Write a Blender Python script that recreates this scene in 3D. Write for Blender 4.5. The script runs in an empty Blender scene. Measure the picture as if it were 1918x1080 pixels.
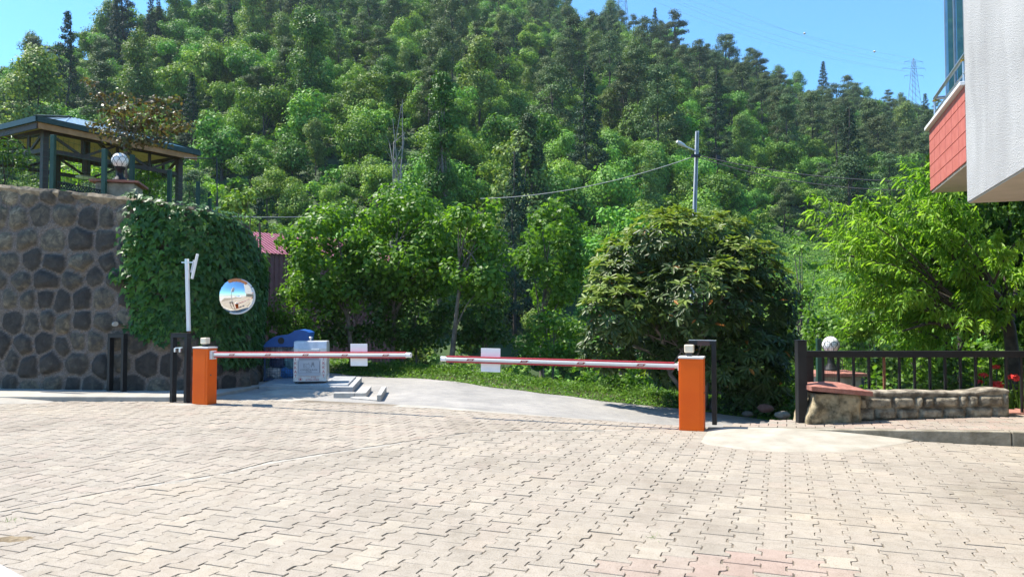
import bpy, bmesh, math, random
import numpy as np
from mathutils import Vector, Matrix, Euler, noise as mnoise

SC = bpy.context.scene
COL = SC.collection
R = math.radians
PI = math.pi

# ------------------------------------------------------------------ camera
FPX = 1385.0                       # focal length in pixels of a 1918 px wide picture
PITCH = R(1.902)
CAMZ = 1.58
cam_d = bpy.data.cameras.new('camera'); cam = bpy.data.objects.new('camera', cam_d); COL.objects.link(cam)
cam_d.sensor_width = 36.0; cam_d.lens = 36.0 * FPX / 1918.0
cam_d.clip_start = 0.05; cam_d.clip_end = 5000
cam.location = (0, 0, CAMZ); cam.rotation_euler = (PI/2 + PITCH, 0, 0)
SC.camera = cam

# ------------------------------------------------------------------ light
SUN_EL = R(59); SUN_AZ_DIR = (-0.94, 0.30)     # horizontal direction towards the sun (left, beyond)
w = bpy.data.worlds.new('World'); SC.world = w; w.use_nodes = True
wn = w.node_tree.nodes; wl = w.node_tree.links
bg = wn['Background']
sky = wn.new('ShaderNodeTexSky'); sky.sky_type = 'NISHITA'; sky.sun_disc = False
sky.sun_elevation = SUN_EL
sky.sun_rotation = math.atan2(SUN_AZ_DIR[0], SUN_AZ_DIR[1])
sky.altitude = 300; sky.air_density = 1.25; sky.dust_density = 0.3; sky.ozone_density = 2.2
tint = wn.new('ShaderNodeMix'); tint.data_type = 'RGBA'; tint.blend_type = 'MULTIPLY'; tint.inputs['Factor'].default_value = 1
tint.inputs['B'].default_value = (.47, .83, 1.10, 1)      # deeper, cleaner blue than the standard air
wl.new(sky.outputs[0], tint.inputs['A']); wl.new(tint.outputs['Result'], bg.inputs[0]); bg.inputs[1].default_value = 0.105
sd = bpy.data.lights.new('sun', 'SUN'); sun = bpy.data.objects.new('sun', sd); COL.objects.link(sun)
sd.energy = 4.4; sd.angle = R(0.5); sd.color = (1.0, 0.94, 0.84)
hx, hy = SUN_AZ_DIR; hl = math.hypot(hx, hy)
sdir = Vector((hx/hl*math.cos(SUN_EL), hy/hl*math.cos(SUN_EL), math.sin(SUN_EL)))
sun.rotation_euler = sdir.to_track_quat('Z', 'Y').to_euler(); sun.location = (-30, 15, 60)
vs = SC.view_settings
vs.view_transform = 'Standard'; vs.look = 'None'; vs.gamma = 1; vs.exposure = 1.3; vs.use_curve_mapping = False
SC.cycles.max_bounces = 7; SC.cycles.diffuse_bounces = 2; SC.cycles.glossy_bounces = 3
SC.cycles.transmission_bounces = 4; SC.cycles.transparent_max_bounces = 6; SC.cycles.volume_bounces = 0
SC.cycles.caustics_reflective = False; SC.cycles.caustics_refractive = False
SC.cycles.sample_clamp_indirect = 6.0

# ------------------------------------------------------------------ projection helpers
_c, _s = math.cos(PITCH), math.sin(PITCH)
def at(px, py, y):
    a = (px-959)/FPX; b = (540-py)/FPX
    t = y/(_c - b*_s)
    return Vector((a*t, y, CAMZ + t*(_s + b*_c)))
def on(px, py, z=0.0):
    a = (px-959)/FPX; b = (540-py)/FPX
    t = (z-CAMZ)/(_s + b*_c)
    return Vector((a*t, t*(_c - b*_s), z))
def proj(x, y, z):
    dz = z-CAMZ
    f = y*_c + dz*_s; u = -y*_s + dz*_c
    return 959 + FPX*x/f, 540 - FPX*u/f
GU = (0.939, -0.345); GV = (0.345, 0.939)          # along the gate / away from the yard
GROT = math.atan2(GU[1], GU[0])
def uv(x, y): return x*GU[0]+y*GU[1], x*GV[0]+y*GV[1]
def xy(u, v): return u*GU[0]+v*GV[0], u*GU[1]+v*GV[1]
def sstep(a, b, x):
    t = np.clip((x-a)/(b-a), 0, 1); return t*t*(3-2*t)

# ------------------------------------------------------------------ object helpers
def tag(o, label=None, cat=None, group=None, kind=None):
    if label: o['label'] = label
    if cat: o['category'] = cat
    if group: o['group'] = group
    if kind: o['kind'] = kind
    return o
def empty(name, loc, rz=0.0):
    o = bpy.data.objects.new(name, None); o.empty_display_size = 0.2
    o.location = loc; o.rotation_euler = (0, 0, rz); COL.objects.link(o); return o
def link(name, me, parent=None, loc=None):
    o = bpy.data.objects.new(name, me); COL.objects.link(o)
    if parent: o.parent = parent
    if loc is not None: o.location = loc
    return o
def mesh_np(name, V, loops, starts, mats, midx=None, smooth=False):
    me = bpy.data.meshes.new(name)
    V = np.asarray(V, np.float32); loops = np.asarray(loops, np.int32); starts = np.asarray(starts, np.int32)
    me.vertices.add(len(V)); me.vertices.foreach_set('co', V.ravel())
    me.loops.add(len(loops)); me.loops.foreach_set('vertex_index', loops)
    me.polygons.add(len(starts)); me.polygons.foreach_set('loop_start', starts)
    for m in (mats if isinstance(mats, (list, tuple)) else [mats]): me.materials.append(m)
    if midx is not None: me.polygons.foreach_set('material_index', np.asarray(midx, np.int32))
    me.update(calc_edges=True)
    if smooth: me.polygons.foreach_set('use_smooth', np.ones(len(starts), bool))
    return me

class MB:
    """collects boxes, tubes, sheets into one mesh"""
    def __init__(s): s.v = []; s.f = []; s.mi = []; s.m = 0; s.sm = []
    def mat(s, i): s.m = i; return s
    def add(s, vs, fs, smooth=False):
        o = len(s.v); s.v += [tuple(p) for p in vs]
        for f in fs: s.f.append(tuple(i+o for i in f)); s.mi.append(s.m); s.sm.append(smooth)
        return s
    def box(s, x0, x1, y0, y1, z0, z1, M=None):
        p = [Vector(q) for q in ((x0,y0,z0),(x1,y0,z0),(x1,y1,z0),(x0,y1,z0),(x0,y0,z1),(x1,y0,z1),(x1,y1,z1),(x0,y1,z1))]
        if M: p = [M @ q for q in p]
        return s.add(p, [(0,3,2,1),(4,5,6,7),(0,1,5,4),(1,2,6,5),(2,3,7,6),(3,0,4,7)])
    def bar(s, a, b, wx, wy=None, up=(0,0,1)):
        a = Vector(a); b = Vector(b); wy = wy or wx; d = (b-a).normalized(); u = Vector(up)
        if abs(d.dot(u)) > .98: u = Vector((0,1,0))
        x = d.cross(u).normalized()*wx/2; y = x.cross(d).normalized()*wy/2
        p = [a-x-y, a+x-y, a+x+y, a-x+y, b-x-y, b+x-y, b+x+y, b-x+y]
        return s.add(p, [(0,3,2,1),(4,5,6,7),(0,1,5,4),(1,2,6,5),(2,3,7,6),(3,0,4,7)])
    def tube(s, pts, rad, n=6, cap=True, smooth=True):
        pts = [Vector(p) for p in pts]
        if not hasattr(rad, '__len__'): rad = [rad]*len(pts)
        vs = []; prev = None
        for i, p in enumerate(pts):
            d = (pts[min(i+1, len(pts)-1)] - pts[max(i-1, 0)]).normalized()
            if prev is None:
                u = Vector((0,0,1)) if abs(d.z) < .9 else Vector((1,0,0))
                x = d.cross(u).normalized()
            else:
                x = (prev - d*prev.dot(d)).normalized()
            prev = x; y = d.cross(x)
            for k in range(n):
                a = 2*PI*k/n; vs.append(p + (x*math.cos(a)+y*math.sin(a))*rad[i])
        fs = []
        for i in range(len(pts)-1):
            for k in range(n):
                k2 = (k+1) % n; fs.append((i*n+k, i*n+k2, (i+1)*n+k2, (i+1)*n+k))
        s.add(vs, fs, smooth)
        if cap:
            s.add(vs[:n], [tuple(range(n))[::-1]]); s.add(vs[-n:], [tuple(range(n))])
        return s
    def lathe(s, prof, n=24, c=(0,0,0), smooth=True):
        vs = []; c = Vector(c)
        for r, z in prof:
            for k in range(n):
                a = 2*PI*k/n; vs.append(c+Vector((r*math.cos(a), r*math.sin(a), z)))
        fs = [(i*n+k, i*n+(k+1) % n, (i+1)*n+(k+1) % n, (i+1)*n+k) for i in range(len(prof)-1) for k in range(n)]
        return s.add(vs, fs, smooth)
    def prism(s, poly, z0, z1, M=None):
        n = len(poly)
        z0s = z0 if hasattr(z0, '__len__') else [z0]*n; z1s = z1 if hasattr(z1, '__len__') else [z1]*n
        p = [Vector((q[0], q[1], z0s[i])) for i, q in enumerate(poly)] + [Vector((q[0], q[1], z1s[i])) for i, q in enumerate(poly)]
        if M: p = [M @ q for q in p]
        return s.add(p, [tuple(range(n))[::-1], tuple(range(n, 2*n))] + [(i, (i+1) % n, n+(i+1) % n, n+i) for i in range(n)])
    def build(s, name, mats, parent=None, bevel=0, seg=2, loc=None):
        me = bpy.data.meshes.new(name); me.from_pydata([tuple(p) for p in s.v], [], s.f)
        for m in (mats if isinstance(mats, (list, tuple)) else [mats]): me.materials.append(m)
        me.polygons.foreach_set('material_index', s.mi); me.polygons.foreach_set('use_smooth', s.sm)
        me.update()
        o = link(name, me, parent, loc)
        if bevel:
            md = o.modifiers.new('bevel', 'BEVEL'); md.width = bevel; md.segments = seg; md.limit_method = 'ANGLE'; md.angle_limit = R(40)
        return o

def text_mesh(mb, txt, size, origin, xdir, ydir, extrude=0.001, align='CENTER'):
    cu = bpy.data.curves.new('t', 'FONT'); cu.body = txt; cu.size = size; cu.align_x = align; cu.align_y = 'CENTER'; cu.resolution_u = 2
    o = bpy.data.objects.new('t', cu); COL.objects.link(o)
    dg = bpy.context.evaluated_depsgraph_get(); me = bpy.data.meshes.new_from_object(o.evaluated_get(dg))
    X = Vector(xdir).normalized(); Y = Vector(ydir).normalized(); O = Vector(origin)
    mb.add([O + X*v.co.x + Y*v.co.y for v in me.vertices], [tuple(p.vertices) for p in me.polygons])
    bpy.data.objects.remove(o); bpy.data.curves.remove(cu); bpy.data.meshes.remove(me)

# ------------------------------------------------------------------ materials
def nmat(name):
    m = bpy.data.materials.new(name); m.use_nodes = True
    nt = m.node_tree; p = nt.nodes['Principled BSDF']
    return m, nt, nt.nodes, nt.links, p
def ramp(N, stops):
    r = N.new('ShaderNodeValToRGB'); e = r.color_ramp.elements
    while len(e) < len(stops): e.new(0.5)
    for i, (pos, c) in enumerate(stops): e[i].position = pos; e[i].color = (*c, 1)
    return r
def noise_node(N, L, scale, detail=4, rough=.6, coord='Object', dist=0):
    tc = N.new('ShaderNodeTexCoord'); n = N.new('ShaderNodeTexNoise')
    n.inputs['Scale'].default_value = scale; n.inputs['Detail'].default_value = detail
    n.inputs['Roughness'].default_value = rough; n.inputs['Distortion'].default_value = dist
    L.new(tc.outputs[coord], n.inputs['Vector']); return n
def plain(name, c1, c2=None, scale=6, rough=.6, metal=0, bump=0, bscale=60, spec=.5, lo=.35, hi=.65):
    m, nt, N, L, p = nmat(name)
    c2 = c2 or c1
    n = noise_node(N, L, scale); r = ramp(N, [(lo, c1), (hi, c2)])
    L.new(n.outputs[0], r.inputs[0]); L.new(r.outputs[0], p.inputs['Base Color'])
    p.inputs['Roughness'].default_value = rough; p.inputs['Metallic'].default_value = metal
    p.inputs['Specular IOR Level'].default_value = spec
    if bump:
        b = N.new('ShaderNodeBump'); b.inputs['Strength'].default_value = bump; b.inputs['Distance'].default_value = .01
        n2 = noise_node(N, L, bscale, 5); L.new(n2.outputs[0], b.inputs['Height']); L.new(b.outputs[0], p.inputs['Normal'])
    return m
def leaf_mat(name, ca, cb, cc=None, trans=.35, rough=.5, spec=.4, objvar=0.0, tcol=None):
    """leaves: colour differs from leaf to leaf, some light passes through"""
    m, nt, N, L, p = nmat(name)
    g = N.new('ShaderNodeNewGeometry')
    stops = [(0, ca), (.6, cb)] + ([(1, cc)] if cc else [])
    r = ramp(N, stops); L.new(g.outputs['Random Per Island'], r.inputs[0])
    col = r.outputs[0]
    if objvar:
        oi = N.new('ShaderNodeObjectInfo'); hs = N.new('ShaderNodeHueSaturation')
        mr = N.new('ShaderNodeMapRange'); mr.inputs[3].default_value = 1-objvar; mr.inputs[4].default_value = 1+objvar
        L.new(oi.outputs['Random'], mr.inputs[0]); L.new(mr.outputs[0], hs.inputs['Value'])
        mr2 = N.new('ShaderNodeMapRange'); mr2.inputs[3].default_value = .475; mr2.inputs[4].default_value = .525
        m9 = N.new('ShaderNodeMath'); m9.operation = 'MULTIPLY'; m9.inputs[1].default_value = 7.31
        m8 = N.new('ShaderNodeMath'); m8.operation = 'FRACT'
        L.new(oi.outputs['Random'], m9.inputs[0]); L.new(m9.outputs[0], m8.inputs[0]); L.new(m8.outputs[0], mr2.inputs[0])
        L.new(mr2.outputs[0], hs.inputs['Hue'])
        L.new(col, hs.inputs['Color']); col = hs.outputs[0]
    L.new(col, p.inputs['Base Color']); p.inputs['Roughness'].default_value = rough
    p.inputs['Specular IOR Level'].default_value = spec*.55
    t = N.new('ShaderNodeBsdfTranslucent')
    mx = N.new('ShaderNodeMix'); mx.data_type = 'RGBA'; mx.blend_type = 'MULTIPLY'; mx.inputs['Factor'].default_value = 1
    L.new(col, mx.inputs['A']); mx.inputs['B'].default_value = (*(tcol or (1.5, 1.6, .55)), 1)
    L.new(mx.outputs['Result'], t.inputs['Color'])
    s = N.new('ShaderNodeMixShader'); s.inputs[0].default_value = trans
    L.new(p.outputs[0], s.inputs[1]); L.new(t.outputs[0], s.inputs[2])
    L.new(s.outputs[0], N['Material Output'].inputs['Surface'])
    return m

M_bark = plain('bark', (.09,.075,.06), (.2,.17,.14), 9, .9, bump=.6, bscale=30)
M_barkd = plain('dark_bark', (.035,.028,.022), (.08,.065,.05), 9, .9, bump=.6, bscale=30)
M_black = plain('black_paint', (.010,.010,.011), (.018,.018,.019), 5, .5, bump=.1, spec=.3)
M_rust = plain('rust', (.13,.045,.02), (.22,.09,.04), 20, .85, bump=.3)
M_dark = plain('dark_plastic', (.03,.03,.032), None, 5, .5)
M_steel = plain('galvanised_steel', (.55,.55,.56), (.7,.7,.71), 8, .35, .9)
M_white = plain('white_plastic', (.72,.72,.72), (.78,.78,.78), 4, .35)
M_terra = plain('terracotta', (.27,.105,.075), (.36,.16,.12), 14, .85, bump=.5, bscale=140)
M_conc = plain('concrete', (.28,.26,.22), (.38,.35,.30), 2.5, .9, bump=.35, bscale=45)
M_concd = plain('weathered_concrete', (.15,.13,.09), (.34,.30,.23), 4, .92, bump=.6, bscale=35)
M_concw = plain('pale_concrete', (.27,.245,.205), (.345,.315,.27), 3.2, .9, bump=.4, bscale=40)
M_fgreen = plain('green_paint', (.012,.045,.028), (.018,.06,.038), 5, .5)

# ================================================================== TERRAIN
def lerp_tab(x, tab):
    xs = [t[0] for t in tab]; return np.interp(x, xs, [t[1] for t in tab])
EDGE = [(-30, 33), (-12, 25.5), (-7.2, 21.3), (-3.4, 18.4), (.48, 16.2), (3.37, 15.5), (5.17, 14.9), (8, 14.2), (30, 9)]
def road_z(x, y):
    u_, v_ = uv(x, y)
    return -sstep(10.3, 12.6, v_)*.086*np.maximum(0, x+1.4)
def ground_z(x, y):
    x = np.asarray(x, float); y = np.asarray(y, float)
    z = road_z(x, y)
    dist = (y - lerp_tab(x, EDGE))*.85
    drop = sstep(.8, 16, dist)*5.0
    z = np.maximum(z, -1.6) - drop + .10*sstep(.15, .8, dist)
    z = np.where(y < 0, 0, z)
    return np.maximum(z, -6.5)
RIDGE = [(-700, 150, 260), (-300, 170, 200), (0, 190, 158), (100, 190, 125), (160, 185, 105), (250, 182, 80), (300, 200, 55), (420, 250, 5),
         (600, 320, -60), (800, 340, -70), (1000, 330, 10), (1100, 320, 45), (1200, 300, 72), (1290, 290, 108), (1400, 280, 150),
         (1500, 285, 192), (1600, 300, 200), (1700, 330, 218), (1800, 330, 236), (2000, 330, 250), (2700, 300, 270)]
_rx = [r[0] for r in RIDGE]
def snoise(x, y, k, seed=0):
    r = np.random.default_rng(seed); o = 0
    for i in range(6):
        a = r.uniform(0, 2*PI); f = k*(.6+.9*r.random()); o = o + np.sin(x*f*math.cos(a)+y*f*math.sin(a)+r.uniform(0, 6.3))
    return o/6
def hill_z(x, y):
    x = np.asarray(x, float); y = np.asarray(y, float)
    px = 959 + FPX*x/np.maximum(y, 1)
    yr = np.interp(px, _rx, [r[1] for r in RIDGE]); yg = np.interp(px, _rx, [r[2] for r in RIDGE])
    zr = CAMZ + (586-yg)/FPX*yr
    t = np.clip((y-46)/(yr-46), 0, 1)
    z = -5 + (zr+5)*t**1.04
    z = z - np.maximum(0, y-yr)*.35
    return z + (snoise(x, y, .09, 3)*3.5 + snoise(x, y, .2, 5)*1.2)*sstep(0, .25, t)*(1-.6*sstep(.85, 1, t))

def grid_mesh(name, xs, ys, zf, m, smooth=True, warp=None):
    X, Y = np.meshgrid(xs, ys)
    if warp: X, Y = warp(X, Y)
    Z = zf(X, Y); V = np.stack([X, Y, Z], -1).reshape(-1, 3)
    nx, ny = len(xs), len(ys)
    i = (np.arange(ny-1)[:, None]*nx + np.arange(nx-1)[None]).ravel()
    loops = np.stack([i, i+1, i+1+nx, i+nx], 1).ravel()
    return mesh_np(name, V, loops, np.arange(len(i))*4, m, smooth=smooth)

M_soil = plain('soil_and_moss', (.05,.065,.025), (.12,.10,.06), 1.2, .95, bump=.7, bscale=12)
M_hill = plain('undergrowth_floor', (.02,.045,.010), (.05,.09,.022), .12, .95, bump=.5, bscale=2)
g = link('ground', grid_mesh('ground', np.linspace(-48, 48, 161), np.linspace(-60, 48, 217), lambda x, y: ground_z(x, y)-.035, M_soil))
tag(g, 'dark earth ground running under the yard and down the bank', 'ground', kind='structure')
def hw(X, Y): return X*Y, Y
hm = grid_mesh('hillside', np.linspace(-1.35, 1.35, 181), np.concatenate([np.linspace(44, 120, 50), np.linspace(124, 430, 90)]), hill_z, M_hill, warp=hw)
tag(link('hillside', hm), 'steep wooded hillside rising behind the road', 'hill', kind='structure')

# road sheet between the yard edge and the far verge
def asphalt():
    m, nt, N, L, p = nmat('asphalt')
    n1 = noise_node(N, L, .7, 5, .65); n2 = noise_node(N, L, 90, 3); n3 = noise_node(N, L, 4, 6, .7)
    r = ramp(N, [(.3, (.235,.225,.21)), (.55, (.305,.29,.268)), (.75, (.39,.365,.335))])
    L.new(n1.outputs[0], r.inputs[0])
    r2 = ramp(N, [(.3, (.6,.6,.6)), (.5, (1,1,1)), (.75, (1.12,1.1,1.08))]); L.new(n2.outputs[0], r2.inputs[0])
    r3 = ramp(N, [(.35, (.85,.85,.86)), (.6, (1.05,1.04,1.02))]); L.new(n3.outputs[0], r3.inputs[0])
    a = N.new('ShaderNodeMix'); a.data_type = 'RGBA'; a.blend_type = 'MULTIPLY'; a.inputs['Factor'].default_value = 1
    b = N.new('ShaderNodeMix'); b.data_type = 'RGBA'; b.blend_type = 'MULTIPLY'; b.inputs['Factor'].default_value = 1
    L.new(r.outputs[0], a.inputs['A']); L.new(r2.outputs[0], a.inputs['B'])
    L.new(a.outputs['Result'], b.inputs['A']); L.new(r3.outputs[0], b.inputs['B'])
    L.new(b.outputs['Result'], p.inputs['Base Color']); p.inputs['Roughness'].default_value = .9
    bp = N.new('ShaderNodeBump'); bp.inputs['Strength'].default_value = .5; bp.inputs['Distance'].default_value = .01
    L.new(n2.outputs[0], bp.inputs['Height']); L.new(bp.outputs[0], p.inputs['Normal'])
    return m
M_asph = asphalt()
VEDGE = 11.25                                      # yard paving ends here (distance along GV)
def near_edge(x): return (VEDGE - x*GV[0])/GV[1]
xs = np.linspace(-30, 16, 139); rows = 22
X = np.repeat(xs[None], rows, 0); t = np.linspace(0, 1, rows)[:, None]
ya = np.maximum(near_edge(xs), 0)[None]; yb = lerp_tab(xs, EDGE)[None] + .12*np.sin(xs*2.1)[None] + .08*np.sin(xs*5.3+1)[None]
Y = ya + (yb-ya)*t
V = np.stack([X, Y, road_z(X, Y).clip(-1.6)+.004], -1).reshape(-1, 3)
i = (np.arange(rows-1)[:, None]*len(xs) + np.arange(len(xs)-1)[None]).ravel(); nx = len(xs)
tag(link('road', mesh_np('road', V, np.stack([i, i+1, i+1+nx, i+nx], 1).ravel(), np.arange(len(i))*4, M_asph, smooth=True)),
    'light grey worn asphalt road passing behind the barriers', 'road', kind='structure')

# ------------------------------------------------------------------ pavers (every stone is real geometry)
def paver_mat(name, base, pink):
    m, nt, N, L, p = nmat(name)
    g = N.new('ShaderNodeNewGeometry')
    at_ = N.new('ShaderNodeAttribute'); at_.attribute_name = 'tint'
    r = ramp(N, [(0, tuple(c*.93 for c in base)), (.5, base), (.9, tuple(c*1.03 for c in base)), (1, (base[0]*1.12, base[1]*1.12, base[2]*1.10))])
    L.new(g.outputs['Random Per Island'], r.inputs[0])
    mp = N.new('ShaderNodeMix'); mp.data_type = 'RGBA'; L.new(at_.outputs['Fac'], mp.inputs['Factor'])
    L.new(r.outputs[0], mp.inputs['A']); mp.inputs['B'].default_value = (*pink, 1)
    n1 = noise_node(N, L, .55, 6, .65); n2 = noise_node(N, L, 140, 2); n3 = noise_node(N, L, 9, 6, .7)
    r1 = ramp(N, [(.28, (.72,.71,.69)), (.5, (1,1,1)), (.72, (1.05,1.02,.97))]); L.new(n1.outputs[0], r1.inputs[0])
    r2 = ramp(N, [(.32, (.62,.60,.58)), (.46, (1,1,1)), (.7, (1.04,1.04,1.04))]); L.new(n2.outputs[0], r2.inputs[0])
    r3 = ramp(N, [(.3, (.86,.85,.83)), (.55, (1.02,1.02,1.02))]); L.new(n3.outputs[0], r3.inputs[0])
    cur = mp.outputs['Result']
    for rr in (r1, r2, r3):
        a = N.new('ShaderNodeMix'); a.data_type = 'RGBA'; a.blend_type = 'MULTIPLY'; a.inputs['Factor'].default_value = 1
        L.new(cur, a.inputs['A']); L.new(rr.outputs[0], a.inputs['B']); cur = a.outputs['Result']
    L.new(cur, p.inputs['Base Color']); p.inputs['Roughness'].default_value = .92; p.inputs['Specular IOR Level'].default_value = .25
    b = N.new('ShaderNodeBump'); b.inputs['Strength'].default_value = .45; b.inputs['Distance'].default_value = .006
    L.new(n2.outputs[0], b.inputs['Height']); L.new(b.outputs[0], p.inputs['Normal'])
    return m
M_pav = paver_mat('paver_concrete', (.308,.272,.224), (.34,.245,.205))
M_pavr = paver_mat('red_paver', (.36,.17,.13), (.36,.17,.13))
M_mort = plain('joint_sand', (.10,.082,.058), (.23,.19,.14), 3, .98, bump=.5, bscale=60)

def clip_poly(poly, a, b, c):                      # keep a*x+b*y >= c
    out = []; n = len(poly)
    for i in range(n):
        p, q = poly[i], poly[(i+1) % n]; dp = a*p[0]+b*p[1]-c; dq = a*q[0]+b*q[1]-c
        if dp >= 0: out.append(p)
        if (dp >= 0) != (dq >= 0):
            t = dp/(dp-dq); out.append((p[0]+(q[0]-p[0])*t, p[1]+(q[1]-p[1])*t))
    return out
PROF = [(0, 1), (.20, 1), (.245, .55), (.28, -.45), (.33, -1), (.67, -1), (.72, -.45), (.755, .55), (.80, 1), (1, 1)]
def pavers(name, mats, org, ax, bx, pu, pv, cr, rr, keep, clips, zf, tint=None, amp=.021, gap=.0042, seed=1):
    """interlocking bone shaped stones; columns run along bx. keep(x,y) -> bool, clips(x,y) -> list of half planes"""
    rnd = random.Random(seed); V = []; F = []; T = []
    for c in range(*cr):
        for r in range(*rr):
            b0 = (r + (.5 if c % 2 else 0))*pv
            ca, cb = (c+.5)*pu, b0+.5*pv
            cx = org[0]+ca*ax[0]+cb*bx[0]; cy = org[1]+ca*ax[1]+cb*bx[1]
            if not keep(cx, cy): continue
            poly = []
            ja = rnd.gauss(0, .0022); jb = rnd.gauss(0, .0022); rot = rnd.gauss(0, .008)
            for t, w_ in PROF: poly.append((pu/2+amp*w_-gap, (t-.5)*(pv-2*gap)))
            for t, w_ in PROF[::-1]: poly.append((-pu/2-amp*w_+gap, (t-.5)*(pv-2*gap)))
            cr_, sr_ = math.cos(rot), math.sin(rot)
            poly = [(p[0]*cr_-p[1]*sr_+ja, p[0]*sr_+p[1]*cr_+jb) for p in poly]
            wp = [(cx+p[0]*ax[0]+p[1]*bx[0], cy+p[0]*ax[1]+p[1]*bx[1]) for p in poly]
            for h in clips(cx, cy):
                wp = clip_poly(wp, *h)
                if len(wp) < 3: break
            if len(wp) < 3: continue
            A2 = sum(wp[k][0]*wp[(k+1) % len(wp)][1]-wp[(k+1) % len(wp)][0]*wp[k][1] for k in range(len(wp)))
            if abs(A2) < .004: continue
            if A2 < 0: wp = wp[::-1]
            mx = sum(p[0] for p in wp)/len(wp); my = sum(p[1] for p in wp)/len(wp)
            tx, ty, tz = rnd.gauss(0, .006), rnd.gauss(0, .006), rnd.gauss(0, .0016)
            n = len(wp); o = len(V); tv = tint(cx, cy, rnd) if tint else 0
            for (sh, dz) in ((1, -.022), (1, -.003), (.965, 0)):
                for p in wp:
                    x = mx+(p[0]-mx)*sh; y = my+(p[1]-my)*sh
                    V.append((x, y, zf(x, y)+tz+dz+(x-mx)*tx+(y-my)*ty)); T.append(tv)
            for k in range(n):
                k2 = (k+1) % n
                F.append((o+k, o+k2, o+n+k2, o+n+k)); F.append((o+n+k, o+n+k2, o+2*n+k2, o+2*n+k))
            F.append(tuple(range(o+2*n, o+3*n)))
    me = bpy.data.meshes.new(name); me.from_pydata(V, [], F); me.materials.append(mats)
    a = me.attributes.new('tint', 'FLOAT', 'POINT'); a.data.foreach_set('value', T); me.update()
    return me
SEAM = [on(*p)[:2] for p in ((-260, 1040), (0, 962), (220, 920), (420, 889), (500, 868), (650, 845), (870, 813), (960, 808), (1270, 806))]
SEAM += [(4.5, 9.3)]
def seam_side(x, y):
    """signed distance to the seam (positive: far side) and its half plane"""
    best = None
    for (a, b) in zip(SEAM[:-1], SEAM[1:]):
        dx, dy = b[0]-a[0], b[1]-a[1]; L_ = math.hypot(dx, dy); t = ((x-a[0])*dx+(y-a[1])*dy)/L_/L_
        tt = min(1, max(0, t)); d = math.hypot(x-a[0]-dx*tt, y-a[1]-dy*tt)
        if best is None or d < best[0]: best = (d, (-dy/L_, dx/L_), a)
    d, nrm, a = best; c = nrm[0]*a[0]+nrm[1]*a[1]
    return nrm[0]*x+nrm[1]*y-c, nrm, c
def inview(x, y): return 1.5 < y < 16 and abs(x) < .74*y+1.6
def kerb_lim(x, y): return not (uv(x, y)[0] > -.62 and uv(x, y)[1] > 10.24)
def keepA(x, y): return inview(x, y) and seam_side(x, y)[0] < .12 and kerb_lim(x, y) and uv(x, y)[1] < 10.4
def clipA(x, y):
    s, n, c = seam_side(x, y); o = []
    if s > -.25: o.append((-n[0], -n[1], -(c-.055-.03*math.sin(x*2.3)-.02*math.sin(x*7.1))))
    if uv(x, y)[0] > -.8: o.append((-GV[0], -GV[1], -10.235))
    return o
def left_front(x): return 13.12
def keepB(x, y):
    u_, v_ = uv(x, y)
    if not inview(x, y) or seam_side(x, y)[0] < -.12 or v_ > 11.2: return False
    if x < -5.6 and y > 13.2: return False
    return kerb_lim(x, y)
def clipB(x, y):
    s, n, c = seam_side(x, y); o = []
    if s < .25: o.append((n[0], n[1], c+.012))
    if uv(x, y)[1] > 10.9: o.append((-GV[0], -GV[1], -11.02))
    return o
def zf0(x, y): return float(road_z(x, y))+.018
pk = [on(1300, 1062), on(1440, 1055), on(1520, 1075), on(1180, 1070)]
def tintA(x, y, rnd):
    d = min(math.hypot((x-p.x), (y-p.y)*1.3) for p in pk)
    if d < .30: return rnd.uniform(.3, .9)
    return max(0, rnd.gauss(.0, .05))
def tintB(x, y, rnd): return max(0, rnd.gauss(.04, .08))
pa = pavers('paved_yard', M_pav, (.02, 0), GU, GV, .19, .232, (-70, 60), (0, 60), keepA, clipA, zf0, tintA, seed=4)
tag(link('paved_yard', pa), 'cream interlocking paver yard in front of the barriers', 'paving', kind='structure')
pb = pavers('paved_driveway', M_pav, (.05, .06), (-GV[0], -GV[1]), GU, .19, .232, (-80, 20), (-70, 40), keepB, clipB, zf0, tintB, seed=9)
tag(link('paved_driveway', pb), 'cream pavers laid crosswise beyond the mortar seam', 'paving', kind='structure')
# bedding under the stones, and plain paving outside the framed area
xs = np.linspace(-40, 30, 141); V = []; F = []
def bedz(x, y): return road_z(x, y)+.006
bm_ = grid_mesh('paving_bed', np.linspace(-26, 22, 97), np.linspace(-20, 1, 41), lambda u_, v_: 0*u_, M_mort,
                warp=None)
def bed_sheet(name, m, us, vs, dz):
    U, W = np.meshgrid(us, vs); X, Y = xy(U, W); Z = road_z(X, Y)+dz
    V = np.stack([X, Y, Z], -1).reshape(-1, 3); nx = len(us)
    i = (np.arange(len(vs)-1)[:, None]*nx + np.arange(nx-1)[None]).ravel()
    return mesh_np(name, V, np.stack([i, i+1, i+1+nx, i+nx], 1).ravel(), np.arange(len(i))*4, m, smooth=True)
bpy.data.meshes.remove(bm_)
tag(link('paving_bed', bed_sheet('paving_bed', M_mort, np.linspace(-14, 9, 47), np.linspace(.2, VEDGE+.05, 31), .0115)),
    'sandy mortar bed showing in the joints between pavers', 'paving', kind='structure')
M_yardfar = plain('paving_far', (.31,.285,.25), (.37,.34,.30), 2.5, .95)
tag(link('rear_yard', bed_sheet('rear_yard', M_yardfar, np.linspace(-40, 34, 40), np.linspace(-45, 10.2, 40), .002)),
    'pale paving of the yard around and behind the viewer', 'paving', kind='structure')
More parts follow.
